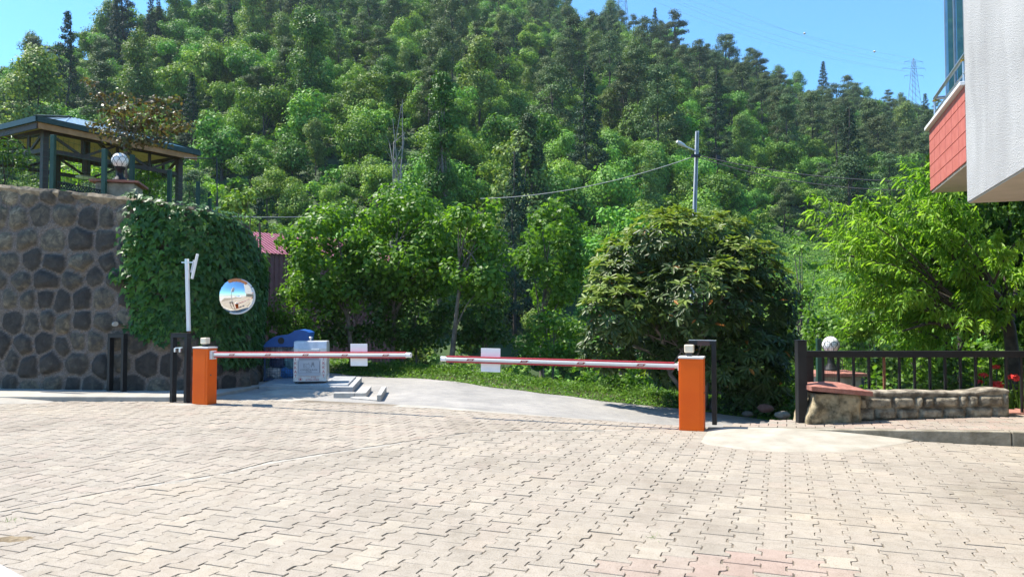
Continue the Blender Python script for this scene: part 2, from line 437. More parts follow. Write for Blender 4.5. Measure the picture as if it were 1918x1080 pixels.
# concrete strip along the yard's far edge and mortar along the seam
mb = MB()
us = np.linspace(-6.2, -1.22, 40)
for k in range(len(us)-1):
    a0 = xy(us[k], 11.03); a1 = xy(us[k+1], 11.03); b1 = xy(us[k+1], VEDGE+.02); b0 = xy(us[k], VEDGE+.02)
    P = [(p[0], p[1], float(road_z(*p))+.016) for p in (a0, a1, b1, b0)]
    mb.add(P, [(0, 1, 2, 3)])
tag(mb.build('edge_strip', M_conc), 'narrow concrete strip where paving meets asphalt', 'edging', kind='structure')
mb = MB(); rnd = random.Random(3)
pts = []
for a, b in zip(SEAM[:-1], SEAM[1:]):
    for k in range(24): t = k/24; pts.append((a[0]+(b[0]-a[0])*t, a[1]+(b[1]-a[1])*t))
prev = None
for k, p in enumerate(pts[:-1]):
    q = pts[k+1]; d = Vector((q[0]-p[0], q[1]-p[1])).normalized(); n_ = Vector((-d.y, d.x))
    w0 = .10+.03*math.sin(k*.23); w1 = -.012-.008*math.sin(k*.5)
    L_ = (p[0]-n_.x*w0, p[1]-n_.y*w0); U_ = (p[0]+n_.x*w1, p[1]+n_.y*w1)
    cur = [(*L_, float(road_z(*L_))+.0145), (*U_, float(road_z(*U_))+.0165+.002*math.sin(k*1.7))]
    if prev: mb.add([prev[0], cur[0], cur[1], prev[1]], [(0, 1, 2, 3)])
    prev = cur
tag(mb.build('mortar_seam', M_conc), 'broken mortar seam crossing the pavers diagonally', 'edging', kind='structure')

# ------------------------------------------------------------------ left kerb and pavement
WPATH = [(-17, 15.75), (-10.2, 14.75), (-7.1, 14.30), (-6.45, 14.32), (-5.95, 14.62), (-5.68, 15.2), (-5.62, 15.9), (-5.92, 17.2), (-6.75, 19.5), (-8.1, 23)]
mb = MB(); poly = [(-18, 13.35), (-5.75, 13.16), (-5.55, 13.4), (-5.3, 15.6), (-5.6, 17.6), (-8, 17.0), (-18, 17)]
mb.prism(poly, [-.03]*7, [.10, .10, .09, .055, .03, .10, .10])
tag(mb.build('pavement', M_conc, bevel=.015), 'grey pavement with a low kerb along the stone wall', 'pavement', kind='structure')
def mound(name, c, rx, ry, h, m, label, cat='concrete', rz=0, seed=0, base=0.0, p=2.2, zfun=None):
    V = []; F = []; nr, na = 10, 48; rr = np.random.default_rng(seed); ph = rr.uniform(0, 6.3, 4)
    for i in range(nr+1):
        r = i/nr
        for k in range(na):
            a = 2*PI*k/na; e = 1+.06*math.sin(2*a+ph[0])+.05*math.sin(3*a+ph[1])+.03*math.sin(7*a+ph[2])
            x = rx*r*e*math.cos(a); y = ry*r*e*math.sin(a)
            X_ = c[0]+x*math.cos(rz)-y*math.sin(rz); Y_ = c[1]+x*math.sin(rz)+y*math.cos(rz)
            zz = (zfun(X_, Y_) if zfun else h)*(1-r**p)
            V.append((X_, Y_, base+zz+.004*math.sin(X_*9)+ (-.03 if i == nr else 0)))
    for i in range(nr):
        for k in range(na): F.append((i*na+k, (i+1)*na+k, (i+1)*na+(k+1) % na, i*na+(k+1) % na))
    me = bpy.data.meshes.new(name); me.from_pydata(V, [], F); me.materials.append(m)
    me.polygons.foreach_set('use_smooth', [True]*len(F))
    return tag(link(name, me), label, cat, kind='structure')
mound('concrete_patch', (-9.4, 13.1), 1.35, .42, .09, M_concw, 'pale concrete ramp against the left kerb', rz=R(-3), seed=2)
mound('concrete_mound', (-4.15, 14.35), .82, .36, .10, M_concw, 'rounded pale concrete mound by the bin platform', rz=R(-8), seed=5, p=3.2)
mound('concrete_apron', (-4.7, 13.75), 1.25, .75, .035, M_concw, 'thin pale concrete apron behind the left barrier', rz=R(-12), seed=8, p=1.6)
mound('dirt_patch', (-3.55, 5.15), .34, .16, .022, plain('dirt', (.10,.07,.035), (.26,.20,.12), 14, .95, bump=.8, bscale=40), 'brown dirt washed onto the pavers at the left edge', 'dirt', rz=R(12), seed=14, p=1.3, base=.004)
mound('post_footing', (-5.68, 12.72), .38, .17, .03, M_concw, 'small concrete footing under the left black post frame', seed=11)

# ------------------------------------------------------------------ right kerb, pavement and ramp
def on_v(u_, v_): return xy(u_, v_)
mb = MB()
k0 = xy(-.98, 10.25); km = xy(2.5, 10.25); k1 = xy(9, 10.25); b0 = xy(-.98, 10.36); bm2 = xy(2.5, 10.36); b1 = xy(9, 10.36)
mb.prism([k0, km, bm2, b0], [-.05]*4, [.045, .185, .185, .045])
mb.prism([(km[0]+.006, km[1]-.002), k1, b1, (bm2[0]+.006, bm2[1]-.002)], [-.05]*4, [.187]*4)
tag(mb.build('kerb', M_concd, bevel=.012), 'dirty concrete kerb in front of the low stone wall', 'kerb', kind='structure')
def rp_z(x, y):
    u_ = uv(x, y)[0]; return .052 + .135*np.clip((u_+.98)/3.5, 0, 1)
mb = MB(); a = xy(-.93, 10.362); b = xy(9, 10.362)
P = [a, b, (10.3, 11.0), (6.9, 10.75), (3.9, 10.42), (3.0, 10.12)]
Pm = xy(2.5, 10.362); Pn = (6.2, 10.66)
mb.prism([a, Pm, Pn, (3.9, 10.42), (3.0, 10.12)], [-.3]*5, [float(rp_z(*q))-.024 for q in (a, Pm, Pn, (3.9, 10.42), (3.0, 10.12))])
mb.prism([Pm, b, (10.3, 11.0), (6.9, 10.75), Pn], [-.3]*5, [float(rp_z(*q))-.023 for q in (Pm, b, (10.3, 11.0), (6.9, 10.75), Pn)])
tag(mb.build('pavement_bed', M_mort), 'sandy bed of the raised pavement on the right', 'pavement', kind='structure')
def in_poly(x, y, P):
    ins = False; j = len(P)-1
    for i in range(len(P)):
        if (P[i][1] > y) != (P[j][1] > y) and x < (P[j][0]-P[i][0])*(y-P[i][1])/(P[j][1]-P[i][1])+P[i][0]: ins = not ins
        j = i
    return ins
def clipR(x, y):
    return [(GV[0], GV[1], 10.37)]
RED = (6.62, 10.6), (6.2, 9.3)                     # line between cream and red stones
def is_red(x, y): return x > 6.86 + (y-10.33)*.9*.0 + max(0, (10.33-y))*.55
pr = pavers('raised_pavement', M_pav, (.03, .02), (-GV[0], -GV[1]), GU, .19, .232, (-80, 20), (-20, 60),
            lambda x, y: in_poly(x, y, P) and not is_red(x, y), clipR, lambda x, y: float(rp_z(x, y)), lambda x, y, r: max(0, r.gauss(.3, .2)), seed=12)
tag(link('raised_pavement', pr), 'pinkish cream pavers of the raised pavement by the low wall', 'pavement', kind='structure')
pr = pavers('red_paving', M_pavr, (.03, .02), (-GV[0], -GV[1]), GU, .19, .232, (-80, 20), (-20, 60),
            lambda x, y: in_poly(x, y, P) and is_red(x, y), clipR, lambda x, y: float(rp_z(x, y)), seed=13)
tag(link('red_paving', pr), 'red pavers right of the low stone wall', 'pavement', kind='structure')
# ramp: slopes from the yard up to the kerb top
V = []; F = []; nu, nv = 46, 12
lo_px = [(1312, 832), (1330, 838), (1380, 846), (1450, 851), (1530, 853), (1600, 850), (1650, 842), (1690, 834), (1722, 827)]
lo_w = [on(*q) for q in lo_px]
us_ = [uv(q.x, q.y)[0] for q in lo_w]; vs_ = [uv(q.x, q.y)[1] for q in lo_w]
for i in range(nu+1):
    u_ = us_[0] + (us_[-1]-us_[0])*i/nu; vl = float(np.interp(u_, us_, vs_)) + .015*math.sin(u_*9)
    e = min(1, max(0, (u_-us_[0])/.35)); e = math.sin(e*PI/2)
    q = min(1, max(0, (us_[-1]-u_)/2.0)); hk = (.045+.135*min(1, (u_+.98)/3.5))*min(1, q*1.25)*e
    for j in range(nv+1):
        t = j/nv; v_ = vl+(10.246-vl)*t
        z = hk*(t**1.25) + .006*math.sin(PI*t) + .019
        if j == 0: z = -.01
        x, y = xy(u_, v_); V.append((x, y, z + .0025*math.sin(x*7+y*11)))
for i in range(nu):
    for j in range(nv): a_ = i*(nv+1)+j; F.append((a_, a_+nv+1, a_+nv+2, a_+1))
me = bpy.data.meshes.new('ramp'); me.from_pydata(V, [], F); me.materials.append(plain('ramp_concrete', (.285,.257,.205), (.375,.342,.283), 3.2, .9, bump=.4, bscale=40)); me.polygons.foreach_set('use_smooth', [True]*len(F))
tag(link('concrete_ramp', me), 'pale concrete ramp poured against the right kerb', 'ramp', kind='structure')

# ================================================================== LEFT STONE WALL
def wall_top(s): return np.interp(s, [0, 6.87, 10.0, 10.7, 12.0, 13.4, 15.8, 19.7], [4.45, 4.13, 3.78, 3.68, 3.45, 3.0, 2.9, 2.9])
def path_eval(S, path):
    P = np.array(path, float); seg = np.linalg.norm(np.diff(P, axis=0), axis=1); cs = np.concatenate([[0], np.cumsum(seg)])
    # smooth the corner by interpolating on a resampled, averaged polyline
    ss = np.linspace(0, cs[-1], 600); X = np.interp(ss, cs, P[:, 0]); Y = np.interp(ss, cs, P[:, 1])
    k = np.ones(21)/21
    Xs = np.convolve(np.pad(X, 10, mode='edge'), k, 'valid'); Ys = np.convolve(np.pad(Y, 10, mode='edge'), k, 'valid')
    x = np.interp(S, ss, Xs); y = np.interp(S, ss, Ys)
    e = .03; dx = np.interp(S+e, ss, Xs)-np.interp(S-e, ss, Xs); dy = np.interp(S+e, ss, Ys)-np.interp(S-e, ss, Ys)
    l = np.hypot(dx, dy)+1e-9
    return x, y, dy/l, -dx/l, cs[-1]
_, _, _, _, WL = path_eval(np.array([0.]), WPATH)
rng = np.random.default_rng(21)
ns, nt_ = 640, 150
S0 = np.linspace(4.5, WL, ns); Tt = np.linspace(0, 1, nt_)
S2, T2 = np.meshgrid(S0, Tt); top = wall_top(S2); Z2 = T2*top
# stones: jittered rows of sites
sites = []
zrow = .12
rowi = 0
while zrow < 4.6:
    sx = 4.0 + rng.uniform(0, .4)
    while sx < WL+.5:
        wd = rng.uniform(.34, .62); sites.append((sx, zrow+rng.uniform(-.08, .08), wd)); sx += wd
    zrow += rng.uniform(.36, .46); rowi += 1
sites = np.array(sites)
Sx = S2 + .05*snoise(S2*1.0, Z2*1.0, 7, 31); Zx = Z2 + .05*snoise(S2, Z2, 6, 37)
f1 = np.full(S2.shape, 9.); f2 = f1.copy(); idx = np.zeros(S2.shape, int)
for k, (a_, b_, c_) in enumerate(sites):
    d_ = np.hypot((Sx-a_)*(.46/c_)**.5, Zx-b_)
    m2 = d_ < f1; f2 = np.where(m2, f1, np.minimum(f2, d_)); idx = np.where(m2, k, idx); f1 = np.where(m2, d_, f1)
edge = np.minimum(f2-f1, (.268-f1)*1.1+.045); vor = f2-f1; rs = rng.random(len(sites)); rq = rng.random(len(sites)); rough_ = snoise(S2, Z2, 30, 41)
lim = .034+.045*rs[idx]
stone = sstep(0, .025, edge-lim+.012*rough_); dome = np.clip((edge-lim)/.16, 0, 1)**.6
groove = 1-sstep(.005, .018, vor)
disp = stone*(.016+.085*dome*(.4+rq[idx])) - (1-stone)*sstep(.02, .0, np.abs(edge-lim))*.0 + (1-stone)*(.03+.012*rough_) - groove*.03 + .006*snoise(S2, Z2, 60, 43)
disp -= (1-sstep(0, .016, np.abs(edge-lim+.004)))*.03
lean = (1-T2)*.08                                   # slight batter
wx_, wy_, nx_, ny_, _ = path_eval(S2.ravel(), WPATH)
off = (disp+lean).ravel()
V = np.stack([wx_+nx_*off, wy_+ny_*off, Z2.ravel()+.02-.02], 1)
i = (np.arange(nt_-1)[:, None]*ns + np.arange(ns-1)[None]).ravel()
def stone_mat():
    m, nt, N, L, p = nmat('rubble_stone')
    def attr(n):
        a = N.new('ShaderNodeAttribute'); a.attribute_name = n; return a.outputs['Fac']
    n1 = noise_node(N, L, 7, 7, .7, dist=.6); n2 = noise_node(N, L, 40, 5, .7); n3 = noise_node(N, L, 1.3, 4)
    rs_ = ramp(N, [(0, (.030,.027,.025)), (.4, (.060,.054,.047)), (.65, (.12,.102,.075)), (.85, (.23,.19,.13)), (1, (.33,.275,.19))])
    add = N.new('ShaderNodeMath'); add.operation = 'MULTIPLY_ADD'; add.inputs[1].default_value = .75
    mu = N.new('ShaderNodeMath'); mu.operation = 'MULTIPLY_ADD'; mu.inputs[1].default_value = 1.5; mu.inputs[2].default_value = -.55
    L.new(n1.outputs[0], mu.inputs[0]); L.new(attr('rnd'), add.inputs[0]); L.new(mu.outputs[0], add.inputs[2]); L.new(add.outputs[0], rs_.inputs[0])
    rm = ramp(N, [(.3, (.085,.070,.060)), (.55, (.205,.168,.142)), (.75, (.33,.272,.228))]); L.new(n2.outputs[0], rm.inputs[0])
    mx = N.new('ShaderNodeMix'); mx.data_type = 'RGBA'; L.new(attr('stone'), mx.inputs['Factor']); L.new(rm.outputs[0], mx.inputs['A']); L.new(rs_.outputs[0], mx.inputs['B'])
    L.new(mx.outputs['Result'], p.inputs['Base Color']); p.inputs['Roughness'].default_value = .9; p.inputs['Specular IOR Level'].default_value = .25
    b = N.new('ShaderNodeBump'); b.inputs['Strength'].default_value = .9; b.inputs['Distance'].default_value = .02
    L.new(n2.outputs[0], b.inputs['Height']); L.new(b.outputs[0], p.inputs['Normal'])
    return m
M_stone = stone_mat()
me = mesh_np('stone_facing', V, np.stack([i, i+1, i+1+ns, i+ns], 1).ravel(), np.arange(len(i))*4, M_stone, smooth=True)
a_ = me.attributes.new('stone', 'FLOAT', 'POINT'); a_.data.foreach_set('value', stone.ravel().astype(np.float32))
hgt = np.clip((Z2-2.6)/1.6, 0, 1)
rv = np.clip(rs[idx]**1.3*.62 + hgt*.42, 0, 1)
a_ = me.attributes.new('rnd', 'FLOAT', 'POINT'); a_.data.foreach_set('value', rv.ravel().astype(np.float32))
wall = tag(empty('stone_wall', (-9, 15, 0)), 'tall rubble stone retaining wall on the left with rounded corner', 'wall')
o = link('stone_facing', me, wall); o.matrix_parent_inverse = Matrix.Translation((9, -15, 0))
def child(mb, name, m, root, bevel=0, seg=2):
    """build in world coordinates under a root that is not rotated"""
    o = mb.build(name, m, root, bevel, seg); o.matrix_parent_inverse = root.matrix_basis.inverted() if root.matrix_basis != Matrix.Identity(4) else Matrix.Identity(4)
    return o
# coping of rough mortar along the wall top + the body behind it
M_cop = plain('crumbling_mortar', (.13,.10,.07), (.30,.24,.16), 6, .95, bump=.9, bscale=25)
mb = MB(); SS = np.linspace(4.5, WL, 150); cx_, cy_, cnx, cny, _ = path_eval(SS, WPATH); tz = wall_top(SS)
rr = np.random.default_rng(5); prev = None
for k in range(len(SS)):
    o1 = .08+.035*rr.random(); o2 = .05+.03*rr.random(); h1 = -.10-.10*rr.random()
    prof = [(cx_[k]+cnx[k]*.03, cy_[k]+cny[k]*.03, tz[k]+h1), (cx_[k]+cnx[k]*o1, cy_[k]+cny[k]*o1, tz[k]-.05), (cx_[k]+cnx[k]*o2, cy_[k]+cny[k]*o2, tz[k]+.03*rr.random()),
            (cx_[k]-cnx[k]*.25, cy_[k]-cny[k]*.25, tz[k]+.03*rr.random()), (cx_[k]-cnx[k]*.5, cy_[k]-cny[k]*.5, tz[k])]
    if prev:
        for j in range(4): mb.add([prev[j], prof[j], prof[j+1], prev[j+1]], [(0, 1, 2, 3)], True)
    prev = prof
child(mb, 'coping', M_cop, wall)
# earth terrace behind the wall
mb = MB(); inner = [(cx_[k]-cnx[k]*.42, cy_[k]-cny[k]*.42) for k in range(0, len(SS), 3)]
tzs = [tz[k]-.06 for k in range(0, len(SS), 3)]
poly = inner + [(-14, 30), (-30, 30), (-30, 17)]; zt = tzs + [3.4, 3.7, 4.2]
mb.prism(poly, [-1]*len(poly), zt)
M_turf = plain('turf', (.05,.09,.02), (.10,.15,.04), 2, .95, bump=.6, bscale=25)
tag(mb.build('terrace', M_turf), 'grassy terrace held up by the stone wall', 'terrace', kind='structure')
# weep pipe
mb = MB(); q = at(213, 607, 14.35); mb.tube([q, q+Vector((.16, -.22, .01))], .045, 10)
child(mb, 'drain_pipe', M_conc, wall)

# ================================================================== BARRIERS
M_orange = plain('orange_paint', (.76,.105,.003), (.82,.125,.003), 3, .5, spec=.25, bump=.06, bscale=220)
M_boom = plain('boom_white', (.60,.58,.555), (.66,.64,.61), 5, .4)
M_red = plain('red_rubber', (.42,.02,.03), (.5,.03,.04), 10, .45)
M_redp = plain('dark_red_reflector', (.25,.02,.025), None, 10, .35)
M_lens = plain('amber_lens', (.75,.68,.55), (.78,.62,.42), 12, .25)
M_capm = plain('cabinet_lid', (.62,.60,.57), (.7,.68,.65), 6, .45)
M_key = plain('lock_metal', (.10,.09,.08), None, 6, .4, .6)
def Z(M, p): return M @ Vector(p)
def barrier(pos, sgn, length, tilt, label, w=.32, d=.23, plate=(.9, .31, .35), nref=5):
    """sgn +1: boom runs along the local +x axis"""
    root = tag(empty('barrier_gate', (*pos, 0), GROT), label, 'barrier', 'orange barrier gates across the driveway')
    H = 1.0
    mb = MB(); mb.box(-w/2, w/2, -d/2, d/2, .018, H-.028); mb.build('cabinet', M_orange, root, .006)
    mb = MB(); mb.box(-w/2+.025, w/2-.045, -d/2-.004, -d/2-.0005, .04, H-.045); dr = mb.build('door', M_orange, root, .002)
    mb = MB(); mb.lathe([(0, 0), (.011, 0), (.013, -.006), (0, -.006)], 12)
    k = mb.build('lock', M_key, root); k.matrix_local = Matrix.Translation((w/2+.001, -d/2+.075, .52)) @ Matrix.Rotation(-PI/2, 4, 'Y')
    mb = MB(); mb.box(-w/2-.006, w/2+.006, -d/2-.008, d/2+.006, H-.028, H); mb.build('lid', M_capm, root, .006)
    for sx in (-1, 1):
        mb = MB(); mb.tube([(sx*(w/2-.03), -d/2+.05, 0), (sx*(w/2-.03), -d/2+.05, .02)], .012, 8); mb.build('foot_bolt', M_dark, root)
    lamp_x = -.03*sgn - (.06 if sgn < 0 else -.04)
    mb = MB(); mb.box(lamp_x-.035, lamp_x+.035, -.05, .03, H, H+.05); lb = mb.build('lamp_base', M_dark, root, .004)
    mb = MB(); mb.box(lamp_x-.062, lamp_x+.062, -.065, .045, H+.05, H+.155); lm = mb.build('warning_lamp', M_lens, root, .014, 3)
    # boom
    z0 = .865; x0 = sgn*(w/2-.01)
    M = Matrix.Translation((0, -.02, z0)) @ Matrix.Rotation(-tilt*sgn, 4, 'Y')
    mb = MB()
    if sgn > 0: mb.box(w/2, w/2+.055, -.075, .035, z0-.075, z0+.07)
    else: mb.box(-w/2-.02, -w/2, -.06, .035, z0-.06, z0+.06)
    mb.build('mount', M_capm, root, .006)
    # hexagonal section tube
    a, b = sgn*(w/2+.02), sgn*length
    sec = [(-.03, -.020), (-.033, 0), (-.03, .022), (-.012, .033), (.012, .033), (.03, .022), (.033, 0), (.03, -.020), (.012, -.033), (-.012, -.033)]
    mb = MB(); n = len(sec)
    vs = [Z(M, (a, y, z)) for y, z in sec] + [Z(M, (b, y, z)) for y, z in sec]
    fs = [(i, (i+1) % n, n+(i+1) % n, n+i) if sgn > 0 else (n+i, n+(i+1) % n, (i+1) % n, i) for i in range(n)]
    mb.add(vs, fs+[tuple(range(n)), tuple(range(n, 2*n))])
    boom = mb.build('boom', M_boom, root, .003)
    mb = MB(); e0 = b-sgn*.07; s2 = [(y*1.12, z*1.12) for y, z in sec]
    vs = [Z(M, (e0, y, z)) for y, z in s2] + [Z(M, (b+sgn*.012, y, z)) for y, z in s2]
    mb.add(vs, fs+[tuple(range(n)), tuple(range(n, 2*n))]); mb.build('end_cap', M_white, boom, .004)
    for nm, zz in (('rubber_edge', -.038), ('rubber_edge', .038)):
        mb = MB(); lo, hi = sorted((a+sgn*.05, b-sgn*.08))
        mb.box(lo, hi, -.026, .026, zz-.011, zz+.011, M); mb.build(nm, M_red, boom, .004)
    for k in range(nref):
        cx = sgn*(w/2+.05 + (length-.5)*(k+.55)/nref*1.06); hw = .065
        mb = MB(); q = [(-hw, -.017), (hw-.025, -.017), (hw, .015), (-hw+.025, .015)]
        vs = [Z(M, (cx+x, -.0345, z+.002)) for x, z in q] + [Z(M, (cx+x, -.031, z+.002)) for x, z in q]
        mb.add(vs, [(0, 1, 2, 3), (7, 6, 5, 4), (0, 4, 5, 1), (1, 5, 6, 2), (2, 6, 7, 3), (3, 7, 4, 0)])
        rf = mb.build('reflector', M_redp, boom)
        mb = MB(); mb.box(cx-.028, cx+.03, -.0362, -.0352, -.003, .006, M); mb.build('reflector_mark', M_boom, rf)
    f, pw, ph = plate
    mb = MB(); cx = sgn*f*length; mb.box(cx-pw/2, cx+pw/2, .036, .040, -ph/2, ph/2, M); pl = mb.build('sign_plate', M_white, boom, .002)
    for dx in (-pw*.33, pw*.33):
        mb = MB(); mb.box(cx+dx-.012, cx+dx+.012, .0402, .046, -ph*.3, ph*.3, M); mb.build('bracket', M_steel, pl)
    return root
barrier((-5.30, 12.80), 1, 3.99, R(1.0), 'left orange barrier cabinet, its white boom reaching right towards the gap', plate=(.765, .31, .35), nref=5)
barrier((2.42, 9.98), -1, 3.70, R(.35), 'right orange barrier cabinet beside the kerb, its boom reaching left', plate=(.79, .31, .35), nref=4)

# black inverted U frames
def post_frame(pos, rz, w, h, label, tw=.06, td=.10, sensor=False, plate=False):
    root = tag(empty('post_frame', pos, rz), label, 'post frame', 'black square tube frames beside the barriers')
    for sx in (-1, 1):
        mb = MB(); mb.box(sx*(w/2-tw/2)-tw/2, sx*(w/2-tw/2)+tw/2, -td/2, td/2, -.02, h-td*.8); mb.build('upright', M_black, root, .004)
    mb = MB(); mb.box(-w/2, w/2, -td/2+.001, td/2-.001, h-td*.8+.001, h-.006); mb.build('crossbar', M_black, root, .004)
    mb = MB(); mb.box(-w/2-.004, w/2+.004, -td/2-.004, td/2+.004, h-.006, h); mb.build('cap_plate', M_steel if plate else M_black, root)
    if sensor:
        mb = MB(); mb.bar((-.06, -td/2-.01, h-.26), (.10, -td/2-.01, h-.25), .018); br = mb.build('bracket', M_steel, root)
        for xx in (-.04, .07):
            mb = MB(); mb.box(xx-.02, xx+.02, -td/2-.05, -td/2-.012, h-.33, h-.262); mb.build('sensor', M_steel, br, .004)
    if plate:
        mb = MB(); mb.box(-.07, .10, -td/2-.003, -td/2+.0005, h-.078, h-.012); mb.build('cover_plate', plain('brown_plate', (.05,.022,.018), (.08,.03,.025), 20, .5), root)
    return root
q = on(225, 731, .10); post_frame((q.x, q.y-.12, .09), GROT, .40, 1.10, 'black post frame standing close to the stone wall')
q = on(337, 754, .01); post_frame((q.x, q.y, .01), GROT, .37, 1.22, 'black post frame with small sensors beside the left barrier', sensor=True)
q = on(1318, 790, .05); post_frame((q.x, q.y+.02, .04), GROT, .37, 1.16, 'black post frame behind the right barrier cabinet', plate=True, tw=.062, td=.08)

# reader antenna on a pole
q = on(357, 755, .0)
root = tag(empty('antenna_pole', (q.x, q.y, 0)), 'white pole carrying a tilted flat reader antenna near the ivy', 'antenna')
top = at(350, 486, q.y+.05) - q; mid = top.lerp(Vector((0, 0, 0)), .5)
mb = MB(); mb.bar((.0, 0, 0), mid, .05); mb.build('lower_pole', M_rust, root, .003)
mb = MB(); mb.bar(mid-(top-mid)*.0, top, .056); mb.build('upper_pole', M_white, root, .004)
mb = MB(); mb.bar(top+Vector((-.09, 0, -.05)), top+Vector((.13, -.02, -.05)), .02); mb.tube([top+Vector((0, 0, -.08)), top+Vector((0, 0, .012))], .036, 10)
br = mb.build('bracket', M_steel, root)
Mx = Matrix.Translation(top+Vector((.155, -.03, -.12))) @ Matrix.Rotation(R(12), 4, 'Y') @ Matrix.Rotation(R(24), 4, 'Z')
mb = MB(); mb.box(-.022, .022, -.19, .19, -.22, .22, Mx); an = mb.build('antenna_panel', M_white, root, .008)
mb = MB(); mb.box(-.05, -.023, -.09, .09, -.12, .10, Mx); mb.build('rear_box', plain('grey_plastic', (.42,.44,.46), None, 5, .4), an, .006)

# convex mirror
M_mirror, nt, N_, L_, p_ = nmat('mirror_glass'); p_.inputs['Base Color'].default_value = (.88,.88,.86,1); p_.inputs['Metallic'].default_value = 1; p_.inputs['Roughness'].default_value = .03
M_orim = plain('orange_rim', (.72,.20,.05), (.8,.27,.08), 8, .5)
q = at(443, 555, 14.42); Rm = .335
root = tag(empty('convex_mirror', q), 'round convex traffic mirror with a broken orange rim among the ivy', 'mirror')
root.rotation_euler = Vector((.18, -1, -.06)).to_track_quat('Z', 'Y').to_euler()
mb = MB(); prof = [(Rm*math.sin(t), .10*(math.cos(t)-math.cos(1.0))/(1-math.cos(1.0))) for t in np.linspace(1e-4, 1.0, 12)]
prof = [(r/math.sin(1.0), z) for r, z in prof]; mb.lathe(prof, 48); mb.build('mirror_face', M_mirror, root)
mb = MB()
for a0, a1 in ((-1.95, .55), (.62, 1.3)):
    K = 26
    pr_ = [(Rm-.012, .004), (Rm-.006, .022), (Rm+.012, .018), (Rm+.018, -.02), (Rm-.01, -.03)]
    vs = []
    for i in range(K+1):
        a = a0+(a1-a0)*i/K; vs += [(r*math.cos(a), r*math.sin(a), z) for r, z in pr_]
    mb.mat(0).add(vs, [(i*5+j, i*5+j+1, (i+1)*5+j+1, (i+1)*5+j) for i in range(K) for j in range(4)], True)
mb.build('white_rim', M_white, root)
mb = MB(); vs = []; K = 18
for i in range(K+1):
    a = .9+(2.05-.9)*i/K; rin = Rm-.05-.02*math.sin(i*1.7)
    vs += [(rin*math.cos(a), rin*math.sin(a), .035), ((Rm+.004)*math.cos(a), (Rm+.004)*math.sin(a), .024), ((Rm+.02)*math.cos(a), (Rm+.02)*math.sin(a), -.02)]
mb.add(vs, [(i*3+j, i*3+j+1, (i+1)*3+j+1, (i+1)*3+j) for i in range(K) for j in range(2)], True); mb.build('orange_rim', M_orim, root)
mb = MB(); mb.lathe([(0, -.04), (Rm*.7, -.045), (Rm, -.02)], 32); bk = mb.build('back_shell', M_orim, root)
mb = MB(); mb.tube([(0, -.05, -.04), (0, -.1, -.35)], .025, 8); mb.build('arm', M_steel, bk)

# ================================================================== BIN PLATFORM AND BINS
M_slab = plain('slab_concrete', (.30,.30,.30), (.40,.395,.385), 3, .9, bump=.3, bscale=50)
M_lidp = plain('galvanised_plate', (.38,.39,.41), (.48,.49,.5), 5, .5, .5)
PL = [(-5.25, 15.4), (-3.15, 14.72), (-3.42, 16.9), (-5.6, 17.6)]
root = tag(empty('bin_platform', (-4.3, 16, 0)), 'low concrete platform with a steel lid under the bins', 'platform')
mb = MB(); mb.prism(PL, -.05, [.07, .12, .12, .08]); child(mb, 'slab', M_slab, root, .01)
ctr = Vector((sum(p[0] for p in PL)/4, sum(p[1] for p in PL)/4))
inn = [tuple(ctr+(Vector(p)-ctr)*.88) for p in PL]
mb = MB(); mb.prism(inn, .06, [.105, .15, .15, .11]); child(mb, 'steel_lid', M_lidp, root, .006)
M_kst = plain('kerb_stone', (.33,.31,.28), (.45,.43,.39), 6, .9, bump=.4, bscale=40)
def kerb_piece(name, polys, label, z):
    r = tag(empty(name, (*polys[0][0], 0)), label, 'kerb')
    for k, pl in enumerate(polys):
        mb = MB(); mb.prism(pl, -.03, z); child(mb, 'kerb_stone', M_kst, r, .012)
    return r
kerb_piece('step_kerb', [[(-3.32, 13.80), (-2.93, 13.80), (-2.93, 13.96), (-3.34, 13.96)], [(-2.925, 13.80), (-2.72, 13.82), (-2.74, 14.08), (-2.935, 13.962)],
                         [(-2.94, 13.97), (-2.745, 14.09), (-2.84, 15.0), (-3.05, 15.0)]], 'upper L shaped kerb step at the platform corner', .10)
kerb_piece('step_kerb', [[(-2.98, 13.66), (-2.42, 13.30), (-2.42, 13.42), (-2.72, 13.80), (-2.94, 13.795)]], 'flat paved step below the upper kerb at the platform', .035)
kerb_piece('step_kerb', [[(-2.415, 13.27), (-2.34, 13.30), (-2.50, 14.8), (-2.60, 14.78)]], 'upright lower kerb stone nearest the road at the platform', .12)

M_inox = plain('brushed_steel', (.52,.52,.53), (.64,.64,.65), 10, .36, .4, bump=.15, bscale=30)
M_inoxs = plain('grey_sign', (.42,.45,.50), (.46,.49,.54), 5, .45)
M_ink = plain('black_ink', (.03,.03,.035), None, 5, .6)
M_rink = plain('red_ink', (.45,.03,.05), None, 5, .6)
root = tag(empty('waste_bin', (-4.20, 15.55, .138), R(8)), 'silver steel waste bin with red letters standing on the platform', 'bin')
W2, D2, Hb = .335, .27, .86
mb = MB(); sec = [(-D2, 0.03), (-D2, Hb-.15), (-D2+.05, Hb), (D2-.08, Hb), (D2, Hb-.08), (D2, .03)]
vs = [(-W2, y, z) for y, z in sec]+[(W2, y, z) for y, z in sec]; n = len(sec)
mb.add(vs, [tuple(range(n))[::-1], tuple(range(n, 2*n))]+[(i, (i+1) % n, n+(i+1) % n, n+i) for i in range(n)])
bd = mb.build('body', M_inox, root, .015, 3)
yf = -D2-.0025
mb = MB(); mb.box(-W2+.10, W2-.14, yf-.012, yf+.001, .60, .64); mb.build('flap_frame', M_dark, root)
fl = MB(); fl.box(-W2+.105, W2-.145, yf-.03, yf-.001, .642, .70); hopper = fl.build('hopper_flap', M_inox, root, .012, 3)
